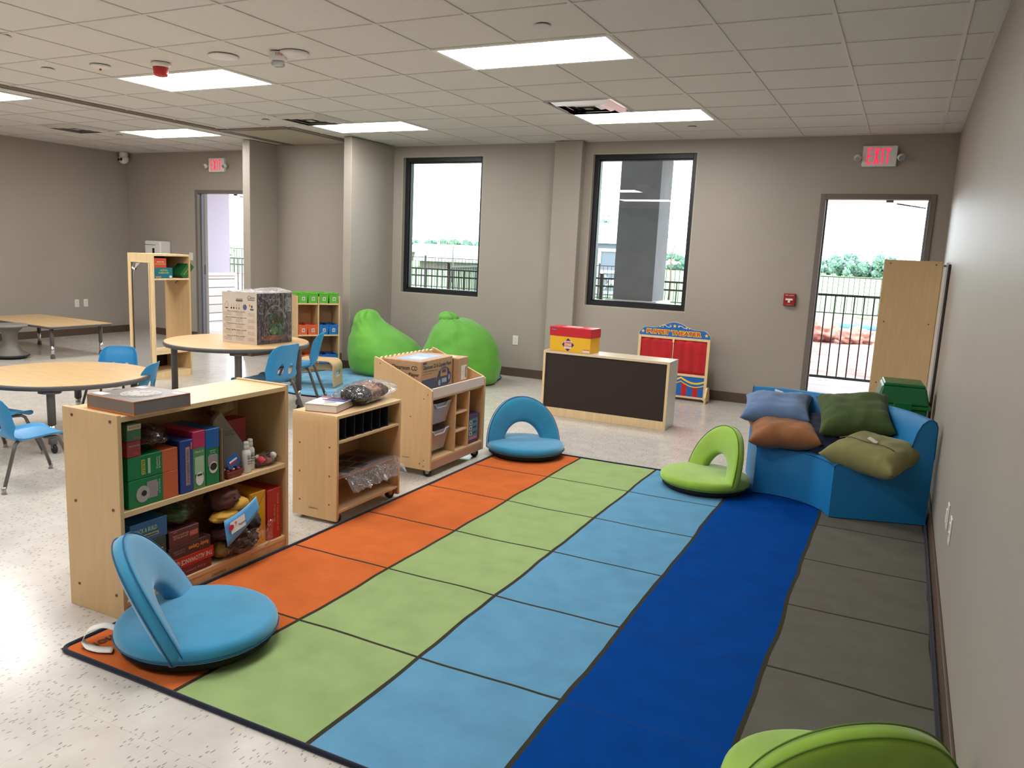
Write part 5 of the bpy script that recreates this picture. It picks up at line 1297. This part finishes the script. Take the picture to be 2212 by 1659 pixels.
for yy in (.06,):
    MB().box((.15, .02, 1.0), (.19, .03, 1.05), NICKEL, .002).tube([(.17, .03, 1.03), (.17, .06, 1.0), (.17, .08, .985), (.17, .09, 1.01)], .005, NICKEL, 8).tube([(.17, .03, 1.01), (.17, .05, .97), (.17, .065, .965), (.17, .07, .985)], .005, NICKEL, 8).build('coat_hook', t)
MB().tube([(.2, b-.022, 1.04), (.2, b-.05, 1.01), (.2, b-.06, 1.03)], .005, NICKEL, 8).build('coat_hook', t)
R_ = (0, 1, 0)
t, W_, h = gamebox('teal NUMBER game box at the bottom of the mirror cubby stack', 5.965, 6.20, 1.0755, 1.187, mat('box_teal2', (22, 108, 122), .4), .17, -7.005)
MB().text('ADDITION', MATS['print_yellowgreen'], w=.10, h=.018, c=(.0008, .0, .085), right=R_, bold=.03).text('NUMBER LINES', MATS['print_yellowgreen'], w=.13, h=.016, c=(.0008, .0, .058), right=R_, bold=.03).panel(PINK, .07, .016, (.0006, -.07, .014), R_, U_).panel(PAPER, .036, .022, (.0006, .09, .016), R_, U_).build('printing', t)
t, W_, h = gamebox('red MULTIPLICATION game box on top of the teal one in the cubby', 5.96, 6.12, 1.1875, 1.285, mat('box_coral', (196, 70, 52), .4), .17, -7.005)
MB().text('WRITE & WIPE', PAPER, w=.09, c=(.0008, 0, .06), right=R_, bold=.02).text('MULTIPLICATION', MATS['print_yellowgreen'], w=.13, h=.014, c=(.0008, .0, .038), right=R_, bold=.03).build('printing', t)
t = thing('game_box', 'green PLACE VALUE game box tilted against the cubby side', 'box', (-7.005, 6.345, 1.0775), rot=(angv(-43), 0, 0))
MB().box((-.16, -.058, .0), (0, .032, .19), mat('box_forest', (20, 92, 46), .4), .002).build('box_body', t)
MB().text('PLACE VALUE', MATS['print_yellowgreen'], w=.13, h=.014, c=(.0008, -.02, .095), right=(0, 0, -1), up=(0, 1, 0), bold=.03).text('WRITE & WIPE', LGR, w=.09, c=(.0008, .005, .095), right=(0, 0, -1), up=(0, 1, 0)).build('lettering', t)
t, W_, h = gamebox('dark green game box lying deep in the mirror cubby behind the others', 6.21, 6.36, 1.076, 1.15, mat('box_forest2', (22, 70, 42), .4), .14, -7.16)
MB().disc(PGREY, .03, .012, (.0006, -.02, .05), R_, U_).build('printing', t)

# ================================================================ shelf with book bins in the niche corner
ang = angv(-35)      # facing direction
n_ = Vector((math.cos(ang), math.sin(ang), 0)); left = Vector((-n_.y*-1, 0, 0))
R0 = Vector((-5.965, 7.75, 0)); Wb, Db, Hb = .52, .30, .90
# local x = to the viewer's right, local y = away from the viewer
rzb = ang + PI/2
t = thing('bin_shelf', 'light wood shelf full of green, orange and blue book bins', 'shelf', R0 - Vector((math.cos(rzb), math.sin(rzb), 0))*Wb, rzb)
bs = t
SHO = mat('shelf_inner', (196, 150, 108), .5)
for x_ in (0, Wb-.018): MB().box((x_, 0, 0), (x_+.018, Db, Hb), MAPLE, .001).build('side_panel', t)
MB().box((Wb/2-.008, 0, .08), (Wb/2+.008, Db, .895), MAPLE, .001).build('divider', t)
for z in (.80, .43, .075): MB().box((.018, 0, z), (Wb-.018, Db, z+.016), MAPLE_H, .001).build('shelf', t)
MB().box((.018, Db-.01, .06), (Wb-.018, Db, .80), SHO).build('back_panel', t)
def bin_(label, m_, key, x_, z_, first={}):
    loc = bs.location + Vector((math.cos(rzb)*x_, math.sin(rzb)*x_, z_)) + Vector((-math.sin(rzb), math.cos(rzb), 0))*.004
    grp = key + ' book bins on the bin shelf'
    if key in first: return dup(first[key], loc, rzb, label)
    t = thing('book_bin', label, 'storage bin', loc, rzb, grp)
    w0, w1, d_, h_ = .047, .057, .26, .115
    Q0 = [(-w0, .012), (w0, .012), (w0, d_), (-w0, d_)]; Q1 = [(-w1, -.002), (w1, -.002), (w1, d_+.01), (-w1, d_+.01)]
    mb = MB()
    for k in range(4): mb.face([(*Q0[k], 0), (*Q0[(k+1) % 4], 0), (*Q1[(k+1) % 4], h_), (*Q1[k], h_)], m_)
    mb.face([(*p, 0) for p in Q0][::-1], m_)
    o = mb.build('tub', t); sd = o.modifiers.new('thickness', 'SOLIDIFY'); sd.thickness = .003
    MB().tube([(-w1-.003, -.005, h_), (-w1*.5, -.006, h_), (-w1*.35, -.006, h_-.006), (w1*.35, -.006, h_-.006), (w1*.5, -.006, h_), (w1+.003, -.005, h_), (w1+.003, d_+.012, h_), (-w1-.003, d_+.012, h_)], .004, m_, 6, closed=True).build('rim', t)
    MB().panel(PAPER, .034, .042, (.004, .0005, .052), (1, 0, 0), (0, -.12, 1), .0015).panel(GRY, .02, .026, (.004, -.0012, .052), (1, 0, 0), (0, -.12, 1), .0015).build('label_holder', t)
    first[key] = t; return t
BG = mat('bin_green', (92, 176, 48), .4); BO = mat('bin_orange', (222, 96, 52), .4); BB = mat('bin_blue', (34, 110, 186), .4)
for k, nm in enumerate(('first from left, behind the carton', 'second from the left', 'third from the left', 'rightmost')):
    bin_('green bin on the top board of the bin shelf, ' + nm, BG, 'green', (.078, .195, .325, .445)[k], .817)
for zz, rw in ((.447, 'middle'), (.092, 'bottom')):
    bin_('orange bin on the %s board of the bin shelf, left one' % rw, BO, 'orange', .078, zz)
    bin_('orange bin on the %s board of the bin shelf, right one' % rw, BO, 'orange', .193, zz)
    bin_('blue bin on the %s board of the bin shelf, left one' % rw, BB, 'blue', .328, zz)
    bin_('blue bin on the %s board of the bin shelf, right one' % rw, BB, 'blue', .443, zz)
# bent plywood step
BENT = mat('bentwood', (196, 164, 118), .45, var=(5, .05)); BENTE = mat('bentwood_side', (150, 132, 96), .5)
t = thing('step_bench', 'bent plywood bench with a handle slot on the blue rug', 'bench', (-5.52, 6.78, .010), angv(20))
w_, l_, hh = .30, .46, .28   # x = along, y = depth
rows = []; path = [(l_/2+.01, 0), (l_/2, .1), (l_/2, hh-.08)]
for k in range(7): a = PI/2*k/6; path.append((l_/2-.07+.07*math.cos(a), hh-.07+.07*math.sin(a)))
for k in range(7): a = PI/2 + PI/2*k/6; path.append((-l_/2+.07+.07*math.cos(a), hh-.07+.07*math.sin(a)))
path += [(-l_/2, .1), (-l_/2-.01, 0)]
fine = []
for a, b in zip(path, path[1:]):
    q = max(1, int(math.dist(a, b)/.02))
    for k in range(q): fine.append((a[0]+(b[0]-a[0])*k/q, a[1]+(b[1]-a[1])*k/q))
fine.append(path[-1])
NY = 15
G = [[(x_, -w_/2 + w_*j/NY, z_) for j in range(NY+1)] for x_, z_ in fine]
def sk(i, j):
    z_ = (G[i][0][2]+G[i+1][0][2])/2; return G[i][0][0] > 0 and .12 < z_ < .17 and 4 <= j < NY-4
mb = MB(); mb.grid(G, BENT, True, skip=sk)
for v in [v for v in mb.bm.verts if not v.link_faces]: mb.bm.verts.remove(v)
o = mb.build('body', t, sm='keep'); sd = o.modifiers.new('thickness', 'SOLIDIFY'); sd.thickness = .014; sd.offset = 0
MB().box((-l_/2+.02, -w_/2+.04, hh-.10), (l_/2-.02, -w_/2+.06, hh-.03), BENTE, .003).build('stretcher', t)

# ================================================================ beanbags
BEAN = mat('beanbag_green', (88, 156, 50), .62, spec=.3, var=(4, .05), bump=(260, .12), sheen=.2)
BEANS = mat('beanbag_seam', (50, 128, 18), .7)
def beanbag(label, loc, rz, levels, seed, knot):
    t = thing('beanbag_chair', label, 'beanbag', loc, rz, 'green beanbags by the back wall')
    C3 = cat_interp(levels, 60); rows = []; N_ = 72
    def pt(i, ph):
        z, cx, cy, rx, ry = C3[i]; d = Vector((math.cos(ph), math.sin(ph)))
        s_ = i/60
        hw = .022*noise.noise(Vector((d.x*1.6+seed, d.y*1.6, z*3))) + .024*noise.noise(Vector((d.x*4+seed, d.y*4, z*10)))*(.35 + 1.8*s_**2)
        fold = .010*(.3+s_)*math.sin(z*34 + 3*noise.noise(Vector((d.x*2, d.y*2, seed))) + ph*2)*max(0, noise.noise(Vector((d.x*2.2+seed*3, d.y*2.2, z*2))))
        seam = -.008*math.exp(-((math.sin(ph*3+.4))/.10)**2)
        k = hw + fold*1.6 + seam
        return Vector((cx + d.x*max(.004, rx+k*min(1, rx/.12)), cy + d.y*max(.004, ry+k*min(1, ry/.12)), max(0.0, z)))
    for j in range(N_): rows.append([pt(i, 2*PI*j/N_) for i in range(61)])
    mb = MB(); mb.grid(rows, BEAN, True, closed_u=True); mb.build('cover', t)
    mb = MB()
    for q in range(6):
        ph = (PI*q - .4)/3
        mb.tube([pt(i, ph) + Vector((math.cos(ph), math.sin(ph), 0))*.001 for i in range(3, 58)], .0028, BEANS, 5)
    mb.build('seam', t)
    if knot:
        kc = Vector(knot); G = []
        for i in range(15):
            th = PI*i/14; G.append([kc + Vector((.115*math.sin(th)*math.cos(p_)*(1+.25*math.sin(5*p_+seed)), .07*math.sin(th)*math.sin(p_), (.06 + .015*math.sin(3*p_+seed))*math.cos(th) + .012*math.sin(5*p_))) for p_ in [2*PI*j/24 for j in range(25)]])
        mb = MB(); mb.grid(G, BEAN); mb.build('gathered_top', t)
    return t
beanbag('green beanbag with tall folded peak, left one on the blue rug', (-5.45, 8.0, .010), 0,
        [(0, .02, 0, .34, .34), (.005, .02, 0, .40, .38), (.06, .02, 0, .46, .44), (.15, .01, 0, .48, .46), (.25, -.02, 0, .465, .45), (.35, -.06, 0, .41, .41), (.43, -.11, 0, .34, .36), (.50, -.17, 0, .265, .30), (.57, -.235, 0, .195, .24), (.64, -.28, 0, .145, .19), (.69, -.29, 0, .12, .15), (.725, -.285, 0, .085, .11), (.742, -.28, 0, .04, .05), (.744, -.28, 0, .004, .004)], 2, None)
beanbag('green beanbag with crumpled top, right one below the window', (-4.47, 8.08, .010), 0,
        [(0, .0, 0, .32, .32), (.005, .0, 0, .40, .36), (.06, .0, 0, .45, .41), (.16, .0, 0, .475, .43), (.28, .0, 0, .465, .42), (.40, -.005, 0, .43, .39), (.50, -.01, 0, .38, .36), (.58, -.02, 0, .325, .33), (.64, -.04, 0, .265, .28), (.685, -.07, 0, .20, .23), (.71, -.09, 0, .14, .18), (.725, -.10, 0, .07, .1), (.728, -.10, 0, .004, .004)], 6, (-.14, -.10, .715))

# ================================================================ outside
CONC = mat('patio_concrete', (170, 162, 160), .8, var=(1.5, .06)); DIRT = mat('raw_dirt', (146, 106, 98), .9, var=(2.6, .30), bump=(3, 1.0)); GRASS = mat('field_grass', (112, 146, 92), .9, var=(.8, .15), bump=(8, .8))
struct(MB().box((-30, 9.1, -.12), (12, 12.4, -.03), CONC).build('ground_patio'))
rows = [[(-40 + 60*i/90, 12.4 + 15*j/40, -.06 + .25*max(0, noise.noise(Vector(((-40+60*i/90)*.5, (12.4+15*j/40)*.6, 1)))) * min(1, j/6)) for j in range(41)] for i in range(91)]
mb = MB(); mb.grid(rows, DIRT); struct(mb.build('ground_dirt'))
struct(MB().box((-260, 27.3, -.2), (160, 260, -.02), GRASS).build('ground_grass'))
STUC = mat('pillar_stucco', (112, 110, 114), .85, var=(5, .05), bump=(60, .2))
def stone_mat():
    mt = bpy.data.materials.new('pale_stone'); mt.use_nodes = True; nt, N, K = nodes_of(mt); b = N['Principled BSDF']
    tc = N.new('ShaderNodeTexCoord'); br_ = N.new('ShaderNodeTexBrick'); mp = N.new('ShaderNodeMapping')
    mp.inputs['Rotation'].default_value = (PI/2, 0, 0); K.new(tc.outputs['Object'], mp.inputs[0]); K.new(mp.outputs[0], br_.inputs[0])
    br_.inputs['Scale'].default_value = 1; br_.inputs['Brick Width'].default_value = .30; br_.inputs['Row Height'].default_value = .16; br_.inputs['Mortar Size'].default_value = .008
    br_.inputs[1].default_value = L3((214, 208, 200)); br_.inputs[2].default_value = L3((196, 190, 184)); br_.inputs[3].default_value = L3((96, 92, 90)); br_.offset_frequency = 2; br_.squash = .7
    K.new(br_.outputs[0], b.inputs['Base Color']); b.inputs['Roughness'].default_value = .85; return mt
STONE = stone_mat()
def pillar(label, x, y, w_=.6, STUC=STUC):
    t = thing('porch_pillar', label, 'pillar', (x, y, -.03))
    MB().box((-w_/2, -w_/2, .9), (w_/2, w_/2, 3.13), STUC, .004).build('shaft', t)
    MB().box((-w_/2-.06, -w_/2-.06, 0), (w_/2+.06, w_/2+.06, .86), STONE, .01).build('stone_base', t)
    MB().box((-w_/2-.09, -w_/2-.09, .86), (w_/2+.09, w_/2+.09, .92), mat('stone_cap', (204, 198, 192), .8, bump=(12, .5)), .012).build('stone_cap', t)
pillar('dark grey porch pillar on a pale stone base behind the right window', -3.545, 11.8)
pillar('pale porch pillar on a stone base seen through the far left door', -12.15, 11.4, .8, mat('pale_stucco', (176, 170, 184), .85, bump=(60, .2)))
struct(MB().box((-14, 9.1, 3.1), (3, 12.5, 3.3), mat('porch_shade_soffit', (150, 146, 142), .8)).build('ceiling_porch_shade'))  # unseen porch roof slab, added to shade the pillar's house side
def fence(label, p0, p1, h, spacing, bays, m_=BLACKM, top2=False):
    p0, p1 = Vector((*p0, -.05)), Vector((*p1, -.05)); L = (p1-p0).length; rz = math.atan2(p1.y-p0.y, p1.x-p0.x)
    t = thing('metal_fence', label, 'fence', p0, rz)
    r_ = MB().box((0, -.016, h-.03), (L, .016, h), m_).box((0, -.016, .10), (L, .016, .135), m_)
    if top2: r_.box((0, -.016, h-.16), (L, .016, h-.13), m_)
    r_.build('rail', t)
    for b_ in range(bays+1):
        x_ = L*b_/bays; MB().box((x_-.03, -.03, 0), (x_+.03, .03, h+.05), m_, .004).box((x_-.036, -.036, h+.05), (x_+.036, .036, h+.065), m_).build('post', t)
    for b_ in range(bays):
        mb = MB(); xa, xb = L*b_/bays, L*(b_+1)/bays; n_ = max(1, round((xb-xa)/spacing))
        for k in range(1, n_): x_ = xa + (xb-xa)*k/n_; mb.box((x_-.008, -.008, .1), (x_+.008, .008, h-.01), m_)
        mb.build('picket_panel', t)
    return t
fence('black metal fence section right outside the exit door', (-2.4, 11.35), (.12, 11.35), 1.2, .115, 1)
fence('black metal fence running left behind the two windows', (-13.5, 13.2), (-2.4, 13.2), 1.2, .115, 5, top2=True)
fence('black metal fence running away from the house outside the left window', (-7.75, 13.4), (-8.6, 17.5), 1.25, .115, 2)
fence('far black metal fence along the green field', (-46, 27.5), (12, 27.5), 1.25, .15, 16)
LEAFS = [mat('leaf_%d' % k, c, .8, var=(3, .2)) for k, c in enumerate([(104, 134, 120), (116, 144, 134), (122, 148, 108)])]
BARK = mat('bark', (120, 104, 90), .9)
def tree(label, x, y, h, r_, k, seed, n=420, trunk=.35):
    t = thing('tree', label, 'tree', (x, y, -.05), 0, 'trees beyond the fences')
    rnd = random.Random(seed); mb = MB(); ZS = 1
    lumps = [(Vector((rnd.uniform(-1, 1)*r_, rnd.uniform(-.4, .4)*r_, h*rnd.uniform(.1, .72))), h*rnd.uniform(.16, .30)) for _ in range(60)] if y > 100 else [(Vector((rnd.uniform(-.6, .6)*r_, rnd.uniform(-.5, .5)*r_, h*(trunk+.12) + rnd.uniform(0, 1)*h*(.78-trunk))), r_*rnd.uniform(.35, .6)) for _ in range(9)]
    for _ in range(n):
        c, q = rnd.choice(lumps); d = Vector((rnd.gauss(0, 1), rnd.gauss(0, 1), rnd.gauss(0, 1))).normalized(); p = c + Vector((d.x, d.y, d.z*ZS))*q*rnd.uniform(.5, 1.15)
        s_ = (h*.5 if y > 100 else r_*.6)*rnd.uniform(.05, .10); a = Vector((rnd.gauss(0, 1), rnd.gauss(0, 1), rnd.gauss(0, 1))).normalized(); b = d.cross(a).normalized()
        mb.face([p - a*s_, p - b*s_*.6, p + a*s_, p + b*s_*.6 + d*s_*.4], LEAFS[k])
    for c, q in lumps[:7]:
        for i in range(6):
            pass
    mb.build('crown', t)
    core = MB()
    for c, q in lumps:
        G = []
        for i in range(9):
            th = PI*i/8; G.append([c + Vector((math.sin(th)*math.cos(f), math.sin(th)*math.sin(f), math.cos(th)*ZS))*q*(.55 + .45*noise.noise(Vector((i*.9, f*2, seed)))) for f in [2*PI*j/12 for j in range(13)]])
        core.grid(G, LEAFS[k])
    if n > 350: core.build('crown', t)
    else: core.bm.free()
    MB().tube([(0, 0, 0), (.02*h, 0, h*.3), (0, .01*h, h*.6), (.03*h, 0, h*.8)], [.03*h*.6, .022*h*.6, .014*h*.6, .006*h*.6], BARK, 8).build('trunk', t)
tr_specs = [('bushy tree behind the two houses, left of the left window', -109, 172, 4.6, 5.5, 1, 1), ('bushy tree behind the houses, centre of the left window', -97, 168, 4.9, 5.5, 0, 2), ('bushy tree right of the houses in the left window', -85.5, 168, 4.6, 5.5, 1, 3),
    ('low tree at the right side of the left window', -70, 140, 3.0, 8, 0, 4), ('tree seen past the left door, beside the pale pillar', -42, 38, 3.0, 3.2, 0, 5),
    ('tree rising behind the white barn shed', -18.8, 51, 4.2, 2.0, 1, 6), ('low dark tree seen right of the dark pillar', -30, 122, 3.1, 8, 0, 7),
    ('tree at the left side of the exit door view', -18.5, 160, 3.6, 6.5, 1, 8), ('tree in the middle of the exit door view', -5.5, 150, 4.6, 6, 0, 9), ('tree at the right side of the exit door view', 7, 150, 3.6, 6, 2, 10)]
for lb, x, y, h, r_, k, sd_ in tr_specs: tree(lb, x, y, h, r_, k, sd_, 2600 if y > 100 else 1300, .02 if y > 100 else .2)
tree('thin young sapling right of the dark pillar', -6.3, 24, 2.5, .55, 2, 20, 200, .45)
tree('pale young tree in front of the houses', -19.5, 34, 2.6, .9, 2, 21, 240, .4)
HW_ = mat('house_wall', (118, 106, 98), .8); HR = mat('house_roof', (206, 200, 200), .7); HD = mat('house_window', (80, 86, 92), .3)
def house(label, x, y, w_, d_, hw_, hr, rz):
    t = thing('house', label, 'house', (x, y, -.05), rz)
    MB().box((-w_/2, -d_/2, 0), (w_/2, d_/2, hw_), HW_).build('walls', t)
    MB().prism([(-d_/2-.5, hw_), (0, hw_+hr), (d_/2+.5, hw_), (d_/2+.5, hw_-.15), (-d_/2-.5, hw_-.15)], -w_/2-.5, w_/2+.5, HR, YZ).build('roof', t)
    for k in (-1, 0, 1): MB().box((k*w_*.28-.6, -d_/2-.03, hw_*.35), (k*w_*.28+.6, -d_/2+.01, hw_*.75), HD).build('window', t)
house('long low house with white roof in the left window, farther one', -52, 96, 15, 8, 1.3, 1.0, angv(20)); house('low house with white gable roof in the left window, nearer one', -33.5, 62, 9, 5, .75, .55, angv(30))
house('low white-roofed house at the left side of the left window', -66, 96, 9, 6, 1.2, .8, angv(10))
SHW = mat('shed_white', (226, 226, 230), .6); SHG = mat('shed_grey', (112, 118, 134), .7)
t = thing('barn_shed', 'white barn shed with X-braced grey doors left of the dark pillar', 'shed', (-11.6, 32.5, -.02), angv(18))
MB().box((-2, -1.5, 0), (2, 1.5, 2.05), SHG).build('walls', t)
MB().prism([(-1.7, 2.05), (-1.2, 2.55), (0, 2.9), (1.2, 2.55), (1.7, 2.05)], -2.2, 2.2, SHW, YZ).build('roof', t)
for dx in (-.62, .62):
    mb = MB(); y = -1.52
    for a, b in (((-.6, .05), (-.48, 1.85)), ((.48, .05), (.6, 1.85)), ((-.48, .05), (.48, .17)), ((-.48, 1.73), (.48, 1.85)), ((-.48, .88), (.48, 1.0))): mb.box((dx+a[0], y-.03, a[1]), (dx+b[0], y, b[1]), SHW)
    for s_ in (-1, 1):
        for z0 in (.17, 1.0):
            mb.prism([(-.05, 0), (.05, 0), (.05, 1.2), (-.05, 1.2)], 0, .025, SHW, TR(dx - s_*.46, y, z0) @ Matrix.Rotation(s_*.9, 4, 'Y') @ Matrix(((1,0,0,0),(0,0,-1,0),(0,1,0,0),(0,0,0,1))) @ Matrix.Scale(.95, 4))
            break
    mb.build('door', t)
ROCK = mat('pink_rock', (164, 122, 108), .9, var=(3, .15), bump=(6, 1))
for k, (x, y, r_, lb) in enumerate([(-2.6, 17.5, .45, 'large pinkish boulder beyond the exit door fence, left'), (-1.5, 18.2, .4, 'pinkish boulder beyond the exit door fence, middle'), (-.8, 17.8, .32, 'small pinkish boulder beyond the exit door fence, right'), (-10.8, 16.5, .35, 'pale rock beyond the fence in the left window')]):
    o = blob('boulder', None, (0, 0, 0), (r_, r_*.8, r_*.55), ROCK, k+3, .4); o.location = (x, y, r_*.35); tag(o, lb, 'rock')
o = MB().tube([(-2.2, 20.4, .16), (-.5, 20.3, .16), (1.5, 20.2, .16)], .07, mat('pipe_blue', (90, 170, 210), .5), 14).build('blue_pipe'); tag(o, 'pale blue plastic pipe lying behind the boulders', 'pipe')
